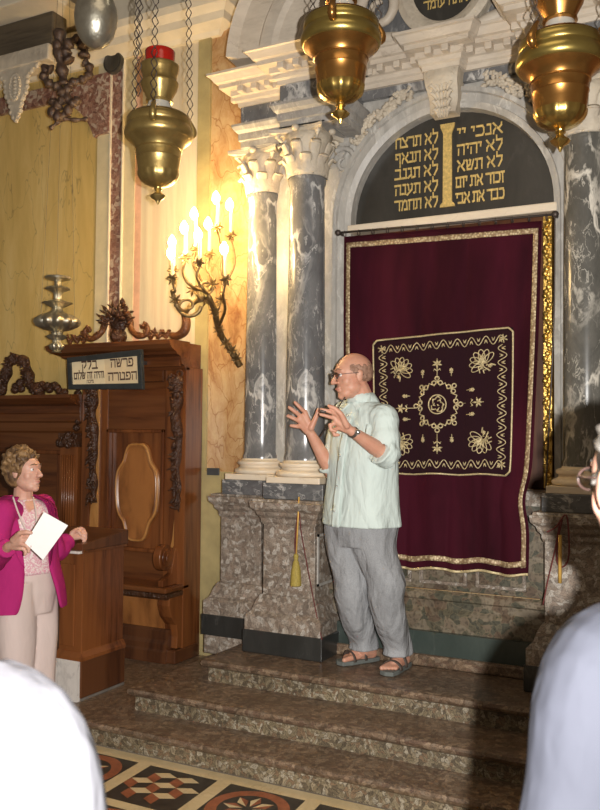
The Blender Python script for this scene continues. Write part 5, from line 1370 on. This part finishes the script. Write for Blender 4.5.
MB().tube(smoothpath([Q(33, 497, -.05), Q(36, 512, -.10), Q(36, 530, -.13), Q(34, 541, -.14)], 6), .005, 6).build('neck_ribbon', 'offwhite', wom, smooth=True)
tw = MB()
for i in range(2):
    h, k, a = hips[i], kn[i], an[i]
    tw.loft(rings(dense([(h+ZU*.10, .100, .105), (h-ZU*.06, .108, .115), (h.lerp(k, .5), .105, .112), (k, .092, .098), (k.lerp(a, .5), .088, .095), (a, .088, .098)], 4), WF, fn=fold(i+1, .03, 4, 7)))
tw.loft(rings([(Q(25, 570, .02), .160, .120), (Q(25, 590, .02), .165, .13), (Q(26, 612, .02), .14, .12)], WF))
tw.build('trousers', 'offwhite', wom, remesh=.007, smooth_it=3)
for a in an:
    u = WF @ Vector((0, 1, 0)); f0 = Vector((a.x, a.y, 0))-u*.06
    m = MB(); m.cap_(f0+ZU*.04, f0+u*.10+ZU*.035, .038, .034); m.cap_(f0+u*.10+ZU*.035, f0+u*.20+ZU*.026, .034, .024)
    m.build('shoe', 'leather', wom, remesh=.006, smooth_it=1)
# the paper she holds
pq = [Q(44, 512, -.50), Q(68, 525.5, -.47), Q(43, 560, -.47), Q(25, 543, -.50)]
pm = MB().loft([pq, [p+CF*.002 for p in pq]])
pa = pm.build('paper_sheet', 'white_paper', origin=pq[3]); tag(pa, 'white sheet of paper held tilted in front of the magenta jacket', 'paper')
# ---- foreground onlookers
def onlooker(label, neck, fr, cloth, pants, hair, spec=False, coat=False, hfr=None, lean=(0, 0)):
    """neck = base of the neck; body upright with arms hanging"""
    t = thing('person', label, 'person', (neck.x, neck.y, 0))
    hf = hfr or fr
    def T(x, y, z): return neck+fr @ Vector((x, y, z))
    hcx = neck+ZU*(.155+lean[1])+hf @ Vector((0, .03, 0))+RH*lean[0]
    b = MB(); head_mesh(b, hcx, hf, 1.03); b.cap_(hcx-ZU*.06-(hf @ Vector((0, .02, 0))), neck-ZU*.03, .056, .062)
    zn = neck.z
    b.cap_(T(0, 0, -.15), T(0, 0, -.50), .13, .13)
    for s in (-1, 1):
        sh = T(s*.185, -.01, -.085); el = T(s*.255, -.02, -.37); wr = T(s*.255, .07, -.60)
        b.cap_(T(s*.05, 0, -.075), sh-ZU*.03, .045, .045); b.cap_(sh-ZU*.03, el, .045, .042); b.cap_(el, wr, .042, .026)
        kn_ = [wr+fr @ Vector((s*.0+(q-.5)*.0, .02+(q-.5)*.055, -.085)) for q in (1, .67, .33, 0)]
        hand(b, wr, kn_, [[k+fr @ Vector((-s*.006*j, .004*j, -.030*j)) for j in (1, 2, 2.7)] for k in kn_], [wr+fr @ Vector((0, .02, -.02)), wr+fr @ Vector((-s*.02, .05, -.05)), wr+fr @ Vector((-s*.03, .06, -.08)), wr+fr @ Vector((-s*.032, .062, -.105))])
        hp = T(s*.095, 0, -.62); kn2 = Vector((T(s*.10, .01, 0).x, T(s*.10, .01, 0).y, .48)); an2 = Vector((T(s*.10, -.01, 0).x, T(s*.10, -.01, 0).y, .09))
        b.cap_(hp, kn2, .085, .055); b.cap_(kn2, an2, .052, .035)
    b.build('body', 'skin2', t, remesh=.0045, smooth_it=2)
    face_parts(t, hcx, hf, 1.03, hair)
    hh = MB()
    def TH_(x, y, z): return hcx+hf @ Vector((x, y, z))*1.03
    hh.ell(TH_(0, -.024, .038), (.084, .096, .090), M=hf); hh.ell(TH_(0, -.050, -.01), (.076, .062, .07), M=hf)
    for k in range(120):
        a = random.uniform(0, 2*PI); tt_ = random.uniform(-.7, 1.45); x, y, z = .086*math.cos(tt_)*math.cos(a), -.024+.096*math.cos(tt_)*math.sin(a), .038+.092*math.sin(tt_)
        if y > .03 and z < .07: continue
        p = TH_(x, y, z); d = Vector((random.uniform(-1, 1), random.uniform(-1, 1), random.uniform(-1, .4))).normalized()*.016
        hh.tube([p-d, p, p+d], [.006, .010, .004], 6)
    hh.build('hair', hair, t, remesh=.0045, smooth_it=1)
    if spec: glasses(t, hcx, hf, 1.03)
    hem = -.64 if not coat else -.78
    sp_ = [(T(0, -.005, -.005), .072, .070), (T(0, -.008, -.030), .115, .088), (T(0, -.01, -.060), .165, .102), (T(0, -.01, -.11), .200, .120), (T(0, 0, -.22), .205, .138), (T(0, 0, -.42), .195, .140), (T(0, 0, hem), .215, .155)]
    m = MB(); m.loft(rings(dense(sp_, 5), fr, fn=fold(3, .015, 5, 8))); sls = []
    for s in (-1, 1):
        sh = T(s*.182, -.01, -.108); el = T(s*.258, -.02, -.37); wr = T(s*.255, .07, -.60)
        pts = smoothpath([T(s*.12, -.005, -.085), sh, sh.lerp(el, .5), el]+([el.lerp(wr, .55), el.lerp(wr, .95)] if coat else [el.lerp(wr, .12)]), 4)
        m.cap_(T(s*.10, -.008, -.085), sh, .070, .072, 16, 5)
        pts = smoothpath([T(s*.128, -.008, -.088)]+[sh, sh.lerp(el, .5), el]+([el.lerp(wr, .55), el.lerp(wr, .95)] if coat else [el.lerp(wr, .12)]), 5)
        n_ = len(pts); sls.append(MB()); sls[-1].tube(pts, [((.082-.030*(i/(n_-1)) if coat else .084-.014*(i/(n_-1)))*(1+.025*math.sin(i*1.1))) for i in range(n_)], 20)
    g = m.build('jacket' if coat else 'shirt', cloth, t, remesh=.006, smooth_it=4)
    for q_ in sls: q_.build('sleeve', cloth, g, remesh=.005, smooth_it=2)
    cl = MB().loft(rings([(T(0, -.012, .035), .066, .066), (T(0, -.012, .012), .076, .074), (T(0, -.012, -.012), .090, .082)], fr, n=30), cap=False)
    cl.build('collar', cloth, g, smooth=.8, solid=.006)
    p_ = MB()
    for s in (-1, 1):
        hp = T(s*.09, 0, -.58); bx_ = T(s*.10, 0, 0)
        p_.loft(rings(dense([(hp, .12, .13), (Vector((bx_.x, bx_.y, .62)), .105, .11), (Vector((bx_.x, bx_.y, .35)), .09, .10), (Vector((bx_.x, bx_.y, .04)), .09, .11)], 4), fr))
        f0 = Vector((bx_.x, bx_.y, 0)); u = fr @ Vector((0, 1, 0))
        q_ = MB(); q_.cap_(f0-u*.05+ZU*.042, f0+u*.06+ZU*.042, .04, .04); q_.cap_(f0+u*.06+ZU*.042, f0+u*.18+ZU*.03, .04, .028)
        q_.build('shoe', 'leather', t, remesh=.007, smooth_it=1)
    p_.build('trousers', pants, t, remesh=.009, smooth_it=2)
    return t
onlooker('person in a bright white shirt seen from behind at the lower left corner', P(-108, 646, 1.02), frame(.25, .97), 'white_shirt', 'trousers', 'hair_brown')
onlooker('grey haired person in glasses and light blue grey suit jacket at the right edge', P(684, 588, 1.22), frame(-.45, .89), 'jacket', 'jacket', 'hair_grey', spec=True, coat=True, hfr=frame(-.20, .98), lean=(-.030, -.012))
